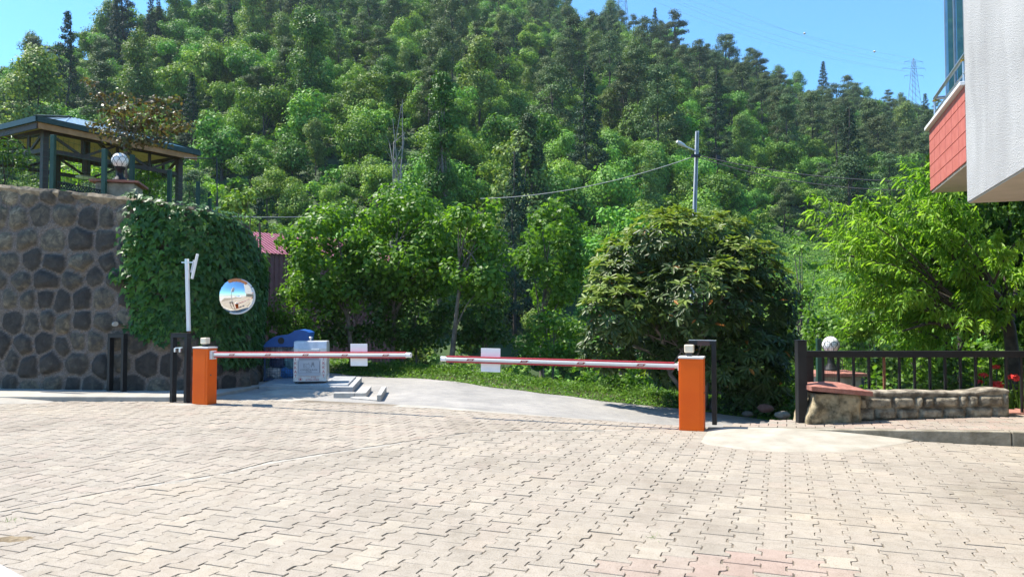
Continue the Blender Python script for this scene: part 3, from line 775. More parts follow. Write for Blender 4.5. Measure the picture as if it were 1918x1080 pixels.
fl = MB(); fl.box(-W2+.11, W2-.15, yf-.008, yf-.001, .49, .598); fl.build('chute', plain('grey_rose', (.33,.29,.31), None, 4, .5), root)
mb = MB(); mb.box(-W2+.085, W2-.125, yf-.008, yf-.001, .155, .487); pn = mb.build('sign_panel', M_inoxs, root, .004)
mb = MB(); x0, x1, z0, z1 = -W2+.10, W2-.14, .215, .475
for a, b in (((x0, z0), (x1, z0)), ((x1, z0), (x1, z1-.03)), ((x0, z0), (x0, z1-.03)), ((x0, z1-.03), (x0+.03, z1)), ((x1, z1-.03), (x1-.03, z1)), ((x0+.03, z1), (x1-.03, z1))):
    mb.bar((a[0], yf-.0095, a[1]), (b[0], yf-.0095, b[1]), .006, .002)
mb.build('sign_border', M_ink, pn)
mb = MB(); cx = -.02
text_mesh(mb, 'ÇÖPLERİ BURAYA', .042, (cx, yf-.0095, .275), (1, 0, 0), (0, 0, 1)); text_mesh(mb, 'ATINIZ', .036, (cx, yf-.0095, .237), (1, 0, 0), (0, 0, 1))
mb.build('lettering', M_ink, pn)
mb = MB()                                           # waste basket and hand pictogram
def ln(a, b, w_=.008): mb.bar((cx+a[0], yf-.0096, a[1]), (cx+b[0], yf-.0096, b[1]), w_, .002)
ln((-.10, .32), (-.10, .40)); ln((-.10, .32), (-.05, .32)); ln((-.10, .40), (-.04, .40))
for k in range(14):
    a0 = 2*PI*k/14; a1 = 2*PI*(k+1)/14; ln((-.02+.045*math.cos(a0), .355+.042*math.sin(a0)), (-.02+.045*math.cos(a1), .355+.042*math.sin(a1)))
ln((-.02, .40), (.0, .43)); ln((.055, .43), (.10, .43), .016); ln((.065, .42), (.05, .33)); ln((.09, .42), (.105, .33)); ln((.078, .41), (.078, .36)); mb.build('pictogram', M_ink, pn)
mb = MB()
for xs_ in (-W2+.045, W2-.062):
    for k, ch in enumerate('DİKKAT'):
        text_mesh(mb, ch, .085, (xs_, yf-.003, .585-.088*k), (1, 0, 0), (0, 0, 1))
mb.build('side_lettering', M_rink, bd)
mb = MB(); text_mesh(mb, 'ATEŞ', .045, (.07, yf-.003, .118), (1, 0, 0), (0, 0, 1)); text_mesh(mb, 'ATMAYINIZ', .052, (.05, yf-.003, .07), (1, 0, 0), (0, 0, 1))
mb.bar((-W2+.1, yf-.003, .143), (W2-.13, yf-.003, .143), .008, .002)
for k in range(16):
    a0 = 2*PI*k/16; a1 = 2*PI*(k+1)/16; mb.bar((-.19+.035*math.cos(a0), yf-.003, .085+.035*math.sin(a0)), (-.19+.035*math.cos(a1), yf-.003, .085+.035*math.sin(a1)), .006, .002)
mb.add([(-.205, yf-.0035, .065), (-.175, yf-.0035, .065), (-.172, yf-.0035, .085), (-.19, yf-.0035, .108), (-.207, yf-.0035, .085)], [(0, 1, 2, 3, 4)])
mb.build('warning_lettering', M_rink, bd)
mb = MB(); mb.box(W2+.001, W2+.05, -D2+.1, -D2+.16, .16, .175); mb.build('pedal', M_steel, root, .004)
for sx in (-1, 1):
    for sy in (-1, 1):
        mb = MB(); mb.tube([(sx*(W2-.05), sy*(D2-.05)-.02, .03), (sx*(W2-.05), sy*(D2-.05)+.02, .03)], .03, 10); mb.build('wheel', M_dark, root)
mb = MB(); mb.lathe([(0, Hb+.09), (.035, Hb+.08), (.05, Hb+.06), (.018, Hb+.055), (.018, Hb)], 12, (-.03, .05, 0)); mb.build('vent_cap', M_steel, bd)

# blue recycling cage
M_blue = plain('blue_lid', (.012,.09,.36), (.02,.12,.42), 4, .4)
M_cage = plain('blue_wire', (.05,.09,.18), None, 4, .5)
root = tag(empty('recycling_cage', (-5.12, 17.05, .08), R(6)), 'blue lidded wire cage full of rubbish behind the silver bin', 'recycling cage'); root.scale = (.84, .84, .88)
W2, D2, Hc = .56, .42, .86
mb = MB()
for sx in (-1, 1):
    for sy in (-1, 1): mb.bar((sx*W2, sy*D2, -.03), (sx*W2, sy*D2, Hc), .04)
for z in (.02, Hc):
    for sy in (-1, 1): mb.bar((-W2, sy*D2, z), (W2, sy*D2, z), .035)
    for sx in (-1, 1): mb.bar((sx*W2, -D2, z), (sx*W2, D2, z), .035)
mb.build('frame', M_cage, root)
mb = MB()
for k in range(1, 17):
    x = -W2+2*W2*k/17; mb.bar((x, -D2, .02), (x, -D2, Hc), .006); mb.bar((x, D2, .02), (x, D2, Hc), .006)
for k in range(1, 13):
    z = .02+(Hc-.02)*k/13; mb.bar((-W2, -D2, z), (W2, -D2, z), .006)
    for sx in (-1, 1): mb.bar((sx*W2, -D2, z), (sx*W2, D2, z), .006)
mb.build('wire_mesh', M_cage, root)
mb = MB(); mb.box(-W2, W2, -D2, D2, -.02, .0); mb.build('floor_plate', M_cage, root)
prof = [(-.62, .84), (-.50, .98), (-.36, 1.08), (-.20, 1.13), (.02, 1.15), (.12, 1.19), (.22, 1.26), (.34, 1.28), (.50, 1.25), (.60, 1.20), (.57, 1.0), (.55, .84)]
n = len(prof); mb = MB(); hc = (-.13, 1.0); hr = .085
ring = [(hc[0]+hr*math.cos(a), hc[1]+hr*math.sin(a)) for a in np.linspace(0, 2*PI, 24, endpoint=False)]
# front sheet with the throw-in hole: bridge outline to hole
bmh = bmesh.new(); vo = [bmh.verts.new((x, -D2-.06, z)) for x, z in prof]; vi = [bmh.verts.new((x, -D2-.06, z)) for x, z in ring]
eo = [bmh.edges.new((vo[i], vo[(i+1) % n])) for i in range(n)]; ei = [bmh.edges.new((vi[i], vi[(i+1) % 24])) for i in range(24)]
bmesh.ops.triangle_fill(bmh, use_beauty=True, edges=eo+ei)
for f in list(bmh.faces):
    c = f.calc_center_median()
    if math.hypot(c.x-hc[0], c.z-hc[1]) < hr*.9: bmh.faces.remove(f)
bmh.verts.index_update(); mb.add([v.co.copy() for v in bmh.verts], [tuple(v.index for v in f.verts) for f in bmh.faces]); bmh.free()
vs = [(x, -D2-.06, z) for x, z in prof]+[(x, D2+.02, z) for x, z in prof]
mb.add(vs, [(i, (i+1) % n, n+(i+1) % n, n+i) for i in range(n-1)]+[tuple(range(n, 2*n))], False)
lid = mb.build('lid', M_blue, root)
mb = MB(); mb.box(hc[0]-.1, hc[0]+.1, -D2-.02, -D2+.0, hc[1]-.1, hc[1]+.1); mb.build('hole_flap', M_dark, lid)
rr = np.random.default_rng(4)
bagc = [((.62,.60,.58), 'crumpled white rubbish bag', 'white'), ((.05,.22,.55), 'bright blue rubbish bag', 'blue'), ((.42,.06,.10), 'dark red rubbish bag', 'red'), ((.03,.04,.08), 'black rubbish bag', 'black'), ((.18,.36,.36), 'pale teal rubbish bag', 'teal')]
spots = [(-.28, -.14, .66, .26, 0, 'at the top of the cage'), (.12, -.12, .68, .24, 0, 'under the blue lid'), (.36, -.12, .55, .20, 2, 'beside the silver bin'), (-.30, -.14, .42, .24, 3, 'in the middle of the cage'),
         (.06, -.16, .40, .23, 4, 'in the middle of the cage'), (-.36, -.14, .16, .22, 0, 'at the bottom left of the cage'), (-.02, -.16, .16, .22, 1, 'at the bottom of the cage'), (.36, -.14, .22, .22, 1, 'in the bottom right of the cage')]
bag_m = [plain('bag_'+b[2], tuple(c*.7 for c in b[0]), tuple(min(.85, c*1.4) for c in b[0]), 14, .3) for b in bagc]
ccos, csin = math.cos(R(6)), math.sin(R(6))
for (x, y, z, r, k, where) in spots:
    bmh = bmesh.new(); bmesh.ops.create_icosphere(bmh, subdivisions=3, radius=r)
    for v in bmh.verts:
        c = v.co.copy(); q = c.normalized(); v.co = Vector((c.x*1.05, c.y*.85, c.z*.85)); s = mnoise.noise(q*2.5+Vector((x*9, y*9, z*9)))*.25+abs(mnoise.noise(q*7+Vector((z*7, x, y))))*.22
        v.co *= (.88+s)
    me = bpy.data.meshes.new('rubbish_bag'); bmh.to_mesh(me); bmh.free(); me.materials.append(bag_m[k])
    o = link('rubbish_bag', me, None, (-5.10+.84*(x*ccos-y*csin), 17.05+.84*(x*csin+y*ccos), .09+z*.88)); o.scale = (.84, .84, .88); tag(o, f'{bagc[k][1]} {where}', 'rubbish bag', 'rubbish bags in the cage')

# ================================================================== RIGHT FENCE, WALL, LAMPS
root = tag(empty('black_fence', (3.9, 10.4, 0)), 'black steel railing with square balusters behind the low wall', 'fence')
FY = 10.43
mb = MB(); mb.box(3.865, 3.99, 10.02, 10.14, -.05, 1.205); pst = child(mb, 'end_post', M_black, root, .006)
mb = MB(); mb.box(3.86, 3.995, 10.015, 10.145, 1.206, 1.215); child(mb, 'post_cap', M_black, root, .003)
mb = MB(); mb.box(4.13, 4.225, FY-.045, FY+.045, -.2, .958); child(mb, 'inner_post', M_black, root, .005)
mb = MB(); mb.box(4.03, 11, FY-.045, FY+.045, .96, 1.05); child(mb, 'top_rail', M_black, root, .006)
mb = MB(); mb.bar((3.99, 10.10, .99), (4.09, 10.40, .99), .05, .06); child(mb, 'bracket', M_black, root)
mb = MB(); mb.box(4.23, 11, FY-.02, FY+.02, .02, .05); child(mb, 'bottom_rail', M_black, root)
for k in range(31):
    x = (1540+28.45*k-959)/FPX*FY
    mb = MB(); mb.box(x-.015, x+.015, FY-.014, FY+.014, .05, .96); child(mb, 'baluster', M_rust if k == 4 else M_black, root)
# low wall
M_block = plain('block_stone', (.12,.10,.07), (.40,.345,.25), 7, .95, bump=.9, bscale=40, lo=.4, hi=.64)
M_mortw = plain('old_mortar', (.12,.10,.075), (.36,.315,.24), 7, .95, bump=.9, bscale=35, lo=.4, hi=.62)
root = tag(empty('low_wall', (5.2, 10.1, 0)), 'low weathered block wall with a terracotta cap at its left end', 'wall')
WY0, WY1 = 9.99, 10.36
def wz(x): return .12+(x-3.9)*.018
bmh = bmesh.new(); nxw = 70
top = []; mb = MB(); prevc = None
for k in range(nxw+1):
    x = 4.55+(6.72-4.55)*k/nxw; h = .515+.006*math.sin(x*5)+.035*sstep(6.25, 6.5, x)-.012*sstep(6.62, 6.72, x)+.012*mnoise.noise(Vector((x*7, 0, 0)))
    cy0 = WY0+.065+.01*mnoise.noise(Vector((x*9, 3, 0)))
    col = [(x, cy0, 0), (x, cy0, h-.05), (x, cy0-.02, h-.035), (x, cy0-.015, h-.005), (x, WY0+.14, h+.012), (x, WY1-.05, h+.006), (x, WY1, h-.03), (x, WY1, 0)]
    if prevc: mb.add([p for pr2 in zip(prevc, col) for p in pr2], [(2*j, 2*j+1, 2*j+3, 2*j+2) for j in range(7)], True)
    if k in (0, nxw): mb.add(col, [tuple(range(8))])
    prevc = col
child(mb, 'mortar_core', M_mortw, root)
rr = random.Random(8)
mb = MB()
for row, (z0, z1) in enumerate(((.145, .285), (.295, .445))):
    x = 4.60+row*.06; k = 0
    while x < 6.70:
        wd = rr.choice((.30, .33, .36) if row == 0 else (.12, .30, .34, .14)); wd = min(wd, 6.72-x)
        if wd < .07: break
        zz0, zz1 = z0+wz(x)-.14+.006*rr.gauss(0, 1), z1+wz(x)-.14+.01*rr.gauss(0, 1); y = WY0+.012*rr.random(); g_ = .010
        nx_ = max(2, int(wd/.03)); nz_ = 5; o = len(mb.v); vs = []; fs = []
        for a in range(nx_+1):
            for b in range(nz_+1):
                fx, fz = a/nx_, b/nz_; ed = min(fx*wd, (1-fx)*wd, fz*(zz1-zz0), (1-fz)*(zz1-zz0)); bulge = min(1, ed/.016)
                X_ = x+g_+fx*(wd-2*g_); Z_ = zz0+fz*(zz1-zz0)
                vs.append((X_, y+.06*(1-bulge**.5)-.012*mnoise.noise(Vector((X_*14, Z_*14, row)))-.008*mnoise.noise(Vector((X_*45, Z_*45, 5))), Z_))
        for a in range(nx_):
            for b in range(nz_): i0 = a*(nz_+1)+b; fs.append((i0, i0+nz_+1, i0+nz_+2, i0+1))
        mb.add(vs, fs, True); x += wd; k += 1
child(mb, 'block_courses', M_block, root)
# bulging plastered end
bmh = bmesh.new(); bmesh.ops.create_cube(bmh, size=1); bmesh.ops.subdivide_edges(bmh, edges=bmh.edges[:], cuts=14, use_grid_fill=True)
for v in bmh.verts:
    fx, fy, fz = v.co.x+.5, v.co.y+.5, v.co.z+.5
    x = 4.03+fx*.62; y = 9.90+fy*.48; z = -.02+fz*.52
    fl_ = (1-fz)**1.3
    x -= (1-fx)*fl_*.14; y -= (1-fy)*fl_*.05
    n1 = mnoise.noise(Vector((x*3.5, y*3.5, z*3.5))); n2 = mnoise.noise(Vector((x*11, y*11, z*11)))
    v.co = Vector((x, y, z)); d = .07*n1+.035*n2+.012*mnoise.noise(Vector((x*30, y*30, z*30)))
    if fy < .01: v.co.y -= d
    if fx < .01: v.co.x -= d*.5
me = bpy.data.meshes.new('rendered_end'); bmh.to_mesh(me); bmh.free(); me.polygons.foreach_set('use_smooth', [True]*len(me.polygons))
me.materials.append(plain('stained_render', (.10,.08,.045), (.38,.31,.19), 7, .95, bump=1, bscale=22, lo=.40, hi=.62))
o = link('rendered_end', me, root); o.matrix_parent_inverse = Matrix.Translation(-Vector((5.2, 10.1, 0)))
def cap_slab(x0, x1, y0, y1, z0, t, hpk, sk=0, off=.5):
    mb = MB(); nx_, ny_ = 16, 10; V_ = []; F_ = []
    for lay in (0, 1):
        for a in range(nx_+1):
            for b in range(ny_+1):
                fx, fy = a/nx_, b/ny_; x = x0+(x1-x0)*fx; y = y0+(y1-y0)*fy
                if lay == 0: z = z0
                else:
                    e = min(min(fx, 1-fx)*2*(x1-x0)/(y1-y0), min(fy, 1-fy)*2); z = z0+t+hpk*min(1, e*1.0)**1.1+.004*mnoise.noise(Vector((x*20, y*20, 2)))
                z -= sk*(fx-off); r_ = .010*mnoise.noise(Vector((x*12, y*12, lay)))
                V_.append((x+(r_ if a in (0, nx_) else 0), y+(r_ if b in (0, ny_) else 0), z))
    s_ = (nx_+1)*(ny_+1)
    for a in range(nx_):
        for b in range(ny_): i0 = s_+a*(ny_+1)+b; F_.append((i0, i0+ny_+1, i0+ny_+2, i0+1)); j0 = a*(ny_+1)+b; F_.append((j0, j0+1, j0+ny_+2, j0+ny_+1))
    for a in range(nx_):
        for b in (0, ny_): i0 = a*(ny_+1)+b; F_.append((i0, i0+ny_+1, s_+i0+ny_+1, s_+i0) if b == 0 else (i0+ny_+1, i0, s_+i0, s_+i0+ny_+1))
    for b in range(ny_):
        for a in (0, nx_): i0 = a*(ny_+1)+b; F_.append((i0+1, i0, s_+i0, s_+i0+1) if a == 0 else (i0, i0+1, s_+i0+1, s_+i0))
    mb.add(V_, F_, False); return mb
child(cap_slab(3.97, 4.78, 9.83, 10.40, .515, .06, .07, .07), 'cap', M_terra, root)

# globe lamps
M_globe, nt, N_, L_, p_ = nmat('opal_globe'); p_.inputs['Base Color'].default_value = (.80,.79,.76,1); p_.inputs['Roughness'].default_value = .25
p_.inputs['Subsurface Weight'].default_value = .2; p_.inputs['Subsurface Radius'].default_value = (.05,.05,.05)
def globe_lamp(c, r, base_h, label):
    root = tag(empty('globe_lamp', (c.x, c.y, c.z-r-base_h)), label, 'lamp', 'globe lamps on terracotta capped pillars')
    z0 = base_h+r
    mb = MB(); mb.lathe([(max(1e-4, r*math.sin(t)), z0-r*math.cos(t)) for t in np.linspace(0, PI, 20)], 28); gl = mb.build('globe', M_globe, root)
    mb = MB(); rs_ = r*1.015                        # petal shaped wire cage
    def P(a, t): return (rs_*math.sin(t)*math.cos(a), rs_*math.sin(t)*math.sin(a), z0+rs_*math.cos(t))
    for k in range(8):
        a = 2*PI*k/8; h = PI/8
        mb.tube([P(a, .06), P(a, .5), P(a, .9), P(a, 1.15)], r*.028, 4, False)
        for s_ in (-1, 1): mb.tube([P(a+s_*h, 1.55), P(a+s_*h*.85, 1.33), P(a+s_*h*.5, 1.2), P(a, 1.15)], r*.028, 4, False)
        for s_ in (-1, 1): mb.tube([P(a+h, 1.55), P(a+h+s_*h*.5, 1.75), P(a+h+s_*h*.9, 2.1), P(a+h+s_*h, 2.6)], r*.026, 4, False)
    mb.build('wire_cage', M_black, gl)
    mb = MB(); mb.lathe([(r*.95, 0), (r*.9, .02), (r*.45, base_h*.35), (r*.34, base_h*.8), (r*.62, base_h*.92), (r*.66, base_h+.03)], 16); mb.build('stem', M_black, root)
    return root
q = at(1556, 645, 12.5); globe_lamp(q, .140, .28, 'white globe lamp behind the black railing on the right')
M_pill = plain('pillar_stone', (.20,.17,.13), (.42,.37,.30), 5, .95, bump=.8, bscale=25)
root = tag(empty('lamp_pillar', (q.x, q.y, 0)), 'short pillar with a wide terracotta cap behind the railing', 'pillar', 'capped lamp pillars')
zb = q.z-.14-.28
child(cap_slab(q.x-.42, q.x+.42, 12.1, 12.9, zb-.085, .05, .03), 'cap', M_terra, root)
mb = MB(); mb.box(q.x-.36, q.x+.36, 12.17, 12.83, -1.6, zb-.087); child(mb, 'shaft', M_pill, root, .02)
# green mesh fence in the garden
def mesh_fence(name, posts, label, group=None, pr=.028, wire=.0035, dz=.15, dx=.09, mat=M_fgreen):
    """posts: list of (x,y,z0,z1)"""
    root = tag(empty(name, posts[0][:3]), label, 'fence', group)
    for (x, y, z0, z1) in posts:
        mb = MB(); mb.box(x-pr, x+pr, y-pr, y+pr, z0, z1); child(mb, 'post', mat, root, .004)
    mb = MB()
    for a, b in zip(posts[:-1], posts[1:]):
        A0 = Vector(a[:3]); A1 = Vector((a[0], a[1], a[3])); B0 = Vector(b[:3]); B1 = Vector((b[0], b[1], b[3])); L_ = (B0-A0).length
        nz = max(3, int((a[3]-a[2])/dz)); nx_ = max(3, int(L_/dx))
        for k in range(nz+1): t = .04+.92*k/nz; mb.bar(A0.lerp(A1, t), B0.lerp(B1, t), wire)
        for k in range(1, nx_): t = k/nx_; mb.bar(A0.lerp(B0, t), A1.lerp(B1, t), wire*.8)
    child(mb, 'wire_panel', mat, root); return root
q1 = at(1533, 636, 11.6); q2 = at(1642, 655, 13.6)
mesh_fence('mesh_fence', [(q1.x, q1.y, -.6, q1.z+.02), (q2.x, q2.y, -.7, 1.0), (8.9, 15.8, -.8, 1.0), (11.5, 17.5, -.8, 1.0)], 'green wire mesh fence crossing the garden behind the black railing', pr=.034)

# ================================================================== TERRACE: GAZEBO, FENCE, LAMP
M_wood = plain('stained_beam', (.035,.022,.018), (.06,.035,.025), 9, .65, bump=.3)
M_woodl = plain('honey_board', (.30,.14,.05), (.42,.21,.085), 5, .6, bump=.25)
M_soff = plain('soffit_board', (.55,.35,.17), (.66,.44,.23), 4, .7, bump=.2)
M_roof = plain('green_metal_roof', (.010,.024,.019), (.016,.034,.026), 4, .45, .1)
M_roofm = plain('roof_sheet', (.30,.36,.36), (.36,.42,.42), 4, .28, .55)
C0 = at(69, 222, 17.0); zE = C0.z
gu = Vector((.505, .863)); gv = Vector((-.863, .505)); A_, B_ = 4.35, 3.6
root = tag(empty('gazebo', (C0.x, C0.y, 3.6)), 'timber gazebo with a green metal roof on the terrace', 'gazebo')
def G(a, b, z): p = Vector((C0.x, C0.y))+gu*a+gv*b; return Vector((p.x, p.y, z))
pk_ = .62
ridge = [G(A_/2-.45, B_/2, zE+pk_), G(A_/2+.45, B_/2, zE+pk_)]
cor = [G(0, 0, zE), G(A_, 0, zE), G(A_, B_, zE), G(0, B_, zE)]
mb = MB(); up = Vector((0, 0, .05))
mb.add([cor[0]+up, cor[1]+up, ridge[1]+up, ridge[0]+up, cor[2]+up, cor[3]+up], [(0, 1, 2, 3), (1, 4, 2), (4, 5, 3, 2), (5, 0, 3)])
# standing seams
def seams(a, b, c, d, n):
    for k in range(1, n):
        t = k/n; s = a.lerp(b, t); e = d.lerp(c, min(1, max(0, (t-.2)/.6))); mb.bar(s+up, e+up, .035, .03)
seams(cor[0], cor[1], ridge[1], ridge[0], 14); seams(cor[1], cor[2], ridge[1], ridge[1], 12); seams(cor[2], cor[3], ridge[0], ridge[1], 14); seams(cor[3], cor[0], ridge[0], ridge[0], 12)
rf = child(mb, 'roof', M_roofm, root)
mb = MB()
for i in range(4): mb.bar(cor[i]+Vector((0, 0, -.0)), cor[(i+1) % 4]+Vector((0, 0, -.0)), .06, .13)
for i, r_ in ((0, 0), (1, 1), (2, 1), (3, 0)): mb.bar(cor[i]+up*1.4, ridge[r_]+up*1.4, .14, .03)
child(mb, 'roof_edge', M_roof, root)
mb = MB(); dn = Vector((0, 0, -.02)); lw = [p+dn for p in (cor[0], cor[1], ridge[1], ridge[0], cor[2], cor[3])]
mb.add(lw, [(3, 2, 1, 0), (2, 4, 1), (2, 3, 5, 4), (3, 0, 5)]); child(mb, 'ceiling_boards', M_soff, root)
mb = MB(); mb.bar(G(.06, .05, zE-.14), G(A_-.06, .05, zE-.14), .035, .14); child(mb, 'fascia', M_woodl, root)
mb = MB(); mb.bar(G(.05, .07, zE-.14), G(.05, B_-.05, zE-.14), .035, .14); child(mb, 'side_fascia', M_wood, root)
ins = .38; PO = [(ins, ins), (A_-ins, ins), (A_-ins, B_-ins), (ins, B_-ins), (A_*.5, B_-ins)]
for a, b in PO:
    mb = MB(); mb.box(-.07, .07, -.07, .07, 0, zE-3.4-.2, Matrix.Translation(G(a, b, 3.4)) @ Matrix.Rotation(math.atan2(gu.y, gu.x), 4, 'Z')); child(mb, 'post', M_wood, root, .006)
def truss(p, q, zt, zb, n):
    mb.bar(Vector((*p, zb)), Vector((*q, zb)), .07, .10); mb.bar(Vector((*p, zt)), Vector((*q, zt)), .07, .10)
    for k in range(n):
        t0, t1 = k/n, (k+1)/n; a = Vector(p).lerp(Vector(q), t0); b = Vector(p).lerp(Vector(q), t1)
        if k % 2 == 0: mb.bar(Vector((*a, zt)), Vector((*b, zb)), .05, .06)
        else: mb.bar(Vector((*a, zb)), Vector((*b, zt)), .05, .06)
        mb.bar(Vector((*b, zb)), Vector((*b, zt)), .06, .06)
zt, zbm = zE-.16, zE-.62
mb = MB(); c4 = [G(a, b, 0).xy for a, b in PO[:4]]
for i in range(4): truss(c4[i], c4[(i+1) % 4], zt, zbm, 4)
child(mb, 'trusses', M_wood, root)
mb = MB(); cc = G(A_/2, B_/2, 0).xy
for i in range(4): mb.bar(Vector((*c4[i], zE-.10)), Vector((*cc, zE+pk_-.14)), .07, .10)
mb.bar(Vector((*cc, zE-.75)), Vector((*cc, zE+pk_-.15)), .14, .14); child(mb, 'rafters', M_wood, root)
mb = MB(); mb.lathe([(.02, 0), (.05, -.03), (.24, -.10), (.25, -.12), (0, -.115)], 20, (cc.x, cc.y, zE-.75)); child(mb, 'pendant_lamp', M_steel, root)
# lattice strip and green posts along the wall edge
fp = [at(-60, 240, 14.6), at(100, 253, 14.75), at(196, 279, 14.95), at(248, 290, 16.3), at(318, 318, 17.0), at(371, 340, 19.5), at(393, 358, 21.5)]
mesh_fence('terrace_fence', [(p.x, p.y, 3.35 if i > 2 else 3.6, p.z) for i, p in enumerate(fp)], 'green post and wire fence on top of the stone wall', pr=.042, wire=.004)
root = tag(empty('lattice_panel', (-8.9, 14.9, 3.9)), 'low black lattice strip between green posts above the wall', 'lattice')
mb = MB(); pa_, pb_ = at(108, 346, 14.85), at(190, 362, 15.0); dxy = (pb_-pa_); nrm = dxy.normalized(); hz = .12
for z in (0, hz): mb.bar(pa_+Vector((0, 0, z-.06)), pb_+Vector((0, 0, z-.06)), .03, .025)
nn = int(dxy.length/.05)
for k in range(nn):
    p = pa_+dxy*(k/nn)+Vector((0, 0, -.06))
    mb.bar(p, p+nrm*.09+Vector((0, 0, hz)), .012); mb.bar(p+Vector((0, 0, hz)), p+nrm*.09, .012)
child(mb, 'lattice', M_black, root)
# pillar with globe lamp on the terrace
q = at(225, 301, 15.55); globe_lamp(q, .165, .26, 'white globe lamp on the pillar beside the gazebo')
root = tag(empty('lamp_pillar', (q.x, q.y, 3.4)), 'stone pillar with terracotta cap rising from the ivy by the gazebo', 'pillar', 'capped lamp pillars')
zb = q.z-.165-.26
mb = cap_slab(-.46, .46, -.46, .46, zb-.10, .045, .055); Mr = Matrix.Translation((q.x, q.y, 0)) @ Matrix.Rotation(R(14), 4, 'Z'); mb.v = [tuple(Mr @ Vector(v)) for v in mb.v]
child(mb, 'cap', M_terra, root)
mb = MB(); mb.box(-.37, .37, -.37, .37, 3.2, zb-.102, Mr); child(mb, 'shaft', M_pill, root, .03, 3)
# thin pipe frame by the ivy
mb = MB(); a = at(345, 296, 19); b = at(406, 297, 19.2); c = at(407, 395, 19.2); mb.tube([a, b, c], .018, 6)
tag(mb.build('pipe_frame', M_dark), 'thin dark pipe bent over the terrace edge behind the ivy', 'pipe')

# ================================================================== BUILDING ON THE RIGHT
def stucco():
    m, nt, N, L, p = nmat('grey_stucco')
    n1 = noise_node(N, L, .9, 5, .6); n2 = noise_node(N, L, 55, 4, .65)
    tc = N.new('ShaderNodeTexCoord'); mp = N.new('ShaderNodeMapping'); mp.inputs['Scale'].default_value = (1.5, 1.5, .55); n3 = N.new('ShaderNodeTexNoise'); n3.inputs['Scale'].default_value = 1.1; n3.inputs['Detail'].default_value = 7; n3.inputs['Distortion'].default_value = .6
    L.new(tc.outputs['Object'], mp.inputs[0]); L.new(mp.outputs[0], n3.inputs['Vector'])
    r = ramp(N, [(.32, (.36,.357,.352)), (.52, (.415,.413,.407)), (.75, (.46,.458,.452))]); L.new(n3.outputs[0], r.inputs[0])
    r2 = ramp(N, [(.3, (.86,.86,.86)), (.6, (1.03,1.03,1.03))]); L.new(n1.outputs[0], r2.inputs[0])
    a = N.new('ShaderNodeMix'); a.data_type = 'RGBA'; a.blend_type = 'MULTIPLY'; a.inputs['Factor'].default_value = 1
    L.new(r.outputs[0], a.inputs['A']); L.new(r2.outputs[0], a.inputs['B']); L.new(a.outputs['Result'], p.inputs['Base Color']); p.inputs['Roughness'].default_value = .95; p.inputs['Specular IOR Level'].default_value = .2
    b = N.new('ShaderNodeBump'); b.inputs['Strength'].default_value = 1; b.inputs['Distance'].default_value = .022; L.new(n2.outputs[0], b.inputs['Height']); L.new(b.outputs[0], p.inputs['Normal'])
    return m
M_stuc = stucco()
M_tile = plain('red_tile', (.40,.105,.08), (.47,.14,.11), 7, .6, bump=.15)
M_beige = plain('beige_render', (.42,.36,.28), (.48,.41,.33), 3, .9, bump=.2)
M_glass, nt, N_, L_, p_ = nmat('blue_glass'); p_.inputs['Base Color'].default_value = (.07,.28,.46,1); p_.inputs['Roughness'].default_value = .06; p_.inputs['Specular IOR Level'].default_value = .9; p_.inputs['Metallic'].default_value = .75
M_alu = plain('aluminium', (.45,.47,.50), (.55,.57,.6), 6, .35, .8)
corner = at(1812, 378, 9.5); bz = corner.z
BR = math.atan2(-(GU[0]), GU[1])                   # unused
root = tag(empty('apartment_building', (corner.x, corner.y, 0), GROT), 'grey stucco apartment building with red tiled balcony overhanging the garden', 'building')
# local frame: x along GU (into the building), y along GV (away); corner at 0,0
mb = MB(); mb.box(0, 9, -9, 0, bz, 16); mb.build('stucco_wall', M_stuc, root)
mb = MB(); mb.box(.012, 8.99, -8.99, -.012, bz-.02, bz-.001); mb.build('soffit', M_beige, root)
mb = MB(); mb.box(1.6, 9, -9, 3.4, 0, bz-.021); mb.build('ground_storey', M_beige, root)
# balcony: left face set back .02 from the stucco plane
bc = at(1743, 356, 11.0); Mi = (Matrix.Translation((corner.x, corner.y, 0)) @ Matrix.Rotation(GROT, 4, 'Z')).inverted(); lb_ = Mi @ bc
y1 = 2.54; x0 = .0; zb = at(1743, 356, 11.75).z; zt = at(1741, 240, 11.75).z
mb = MB(); mb.box(x0+.03, 3.2, .003, y1-.03, zb, zt); bal = mb.build('balcony', plain('tile_joint', (.10,.03,.025), None, 5, .9), root)
mb = MB(); ty = .42; tz_ = (zt-zb)/5
for r_ in range(5):
    k = 0
    for k in range(14):
        ya, yb = y1-k*ty, y1-(k+1)*ty
        if ya < .05: break
        mb.box(x0, x0+.029, max(yb, .004)+.010, ya-.010, zb+r_*tz_+.004, zb+(r_+1)*tz_-.006)
    for k in range(7): mb.box(x0+.03+k*ty, x0+.03+(k+1)*ty-.008, y1-.029, y1, zb+r_*tz_+.004, zb+(r_+1)*tz_-.006)
mb.build('tiles', M_tile, bal, .004)
mb = MB(); mb.box(x0+.02, 3.2, .004, y1-.02, zb-.03, zb-.001); mb.build('balcony_soffit', M_beige, bal)
mb = MB(); mb.box(x0-.06, x0+.22, .002, y1+.05, zt, zt+.05); mb.box(x0+.221, 3.2, y1-.2, y1+.05, zt+.001, zt+.049); mb.build('coping', M_white, bal, .006)
rl = MB(); zr_ = zt+.50
rl.tube([(x0+.08, .01, zr_), (x0+.08, y1-.05, zr_), (x0+3, y1-.05, zr_)], .03, 8)
for dz in (.12, .27): rl.tube([(x0+.08, .01, zt+dz), (x0+.08, y1-.05, zt+dz), (x0+3, y1-.05, zt+dz)], .014, 6)
for yy in (.45, y1-.05): rl.tube([(x0+.08, yy, zt+.05), (x0+.08, yy, zr_)], .018, 6)
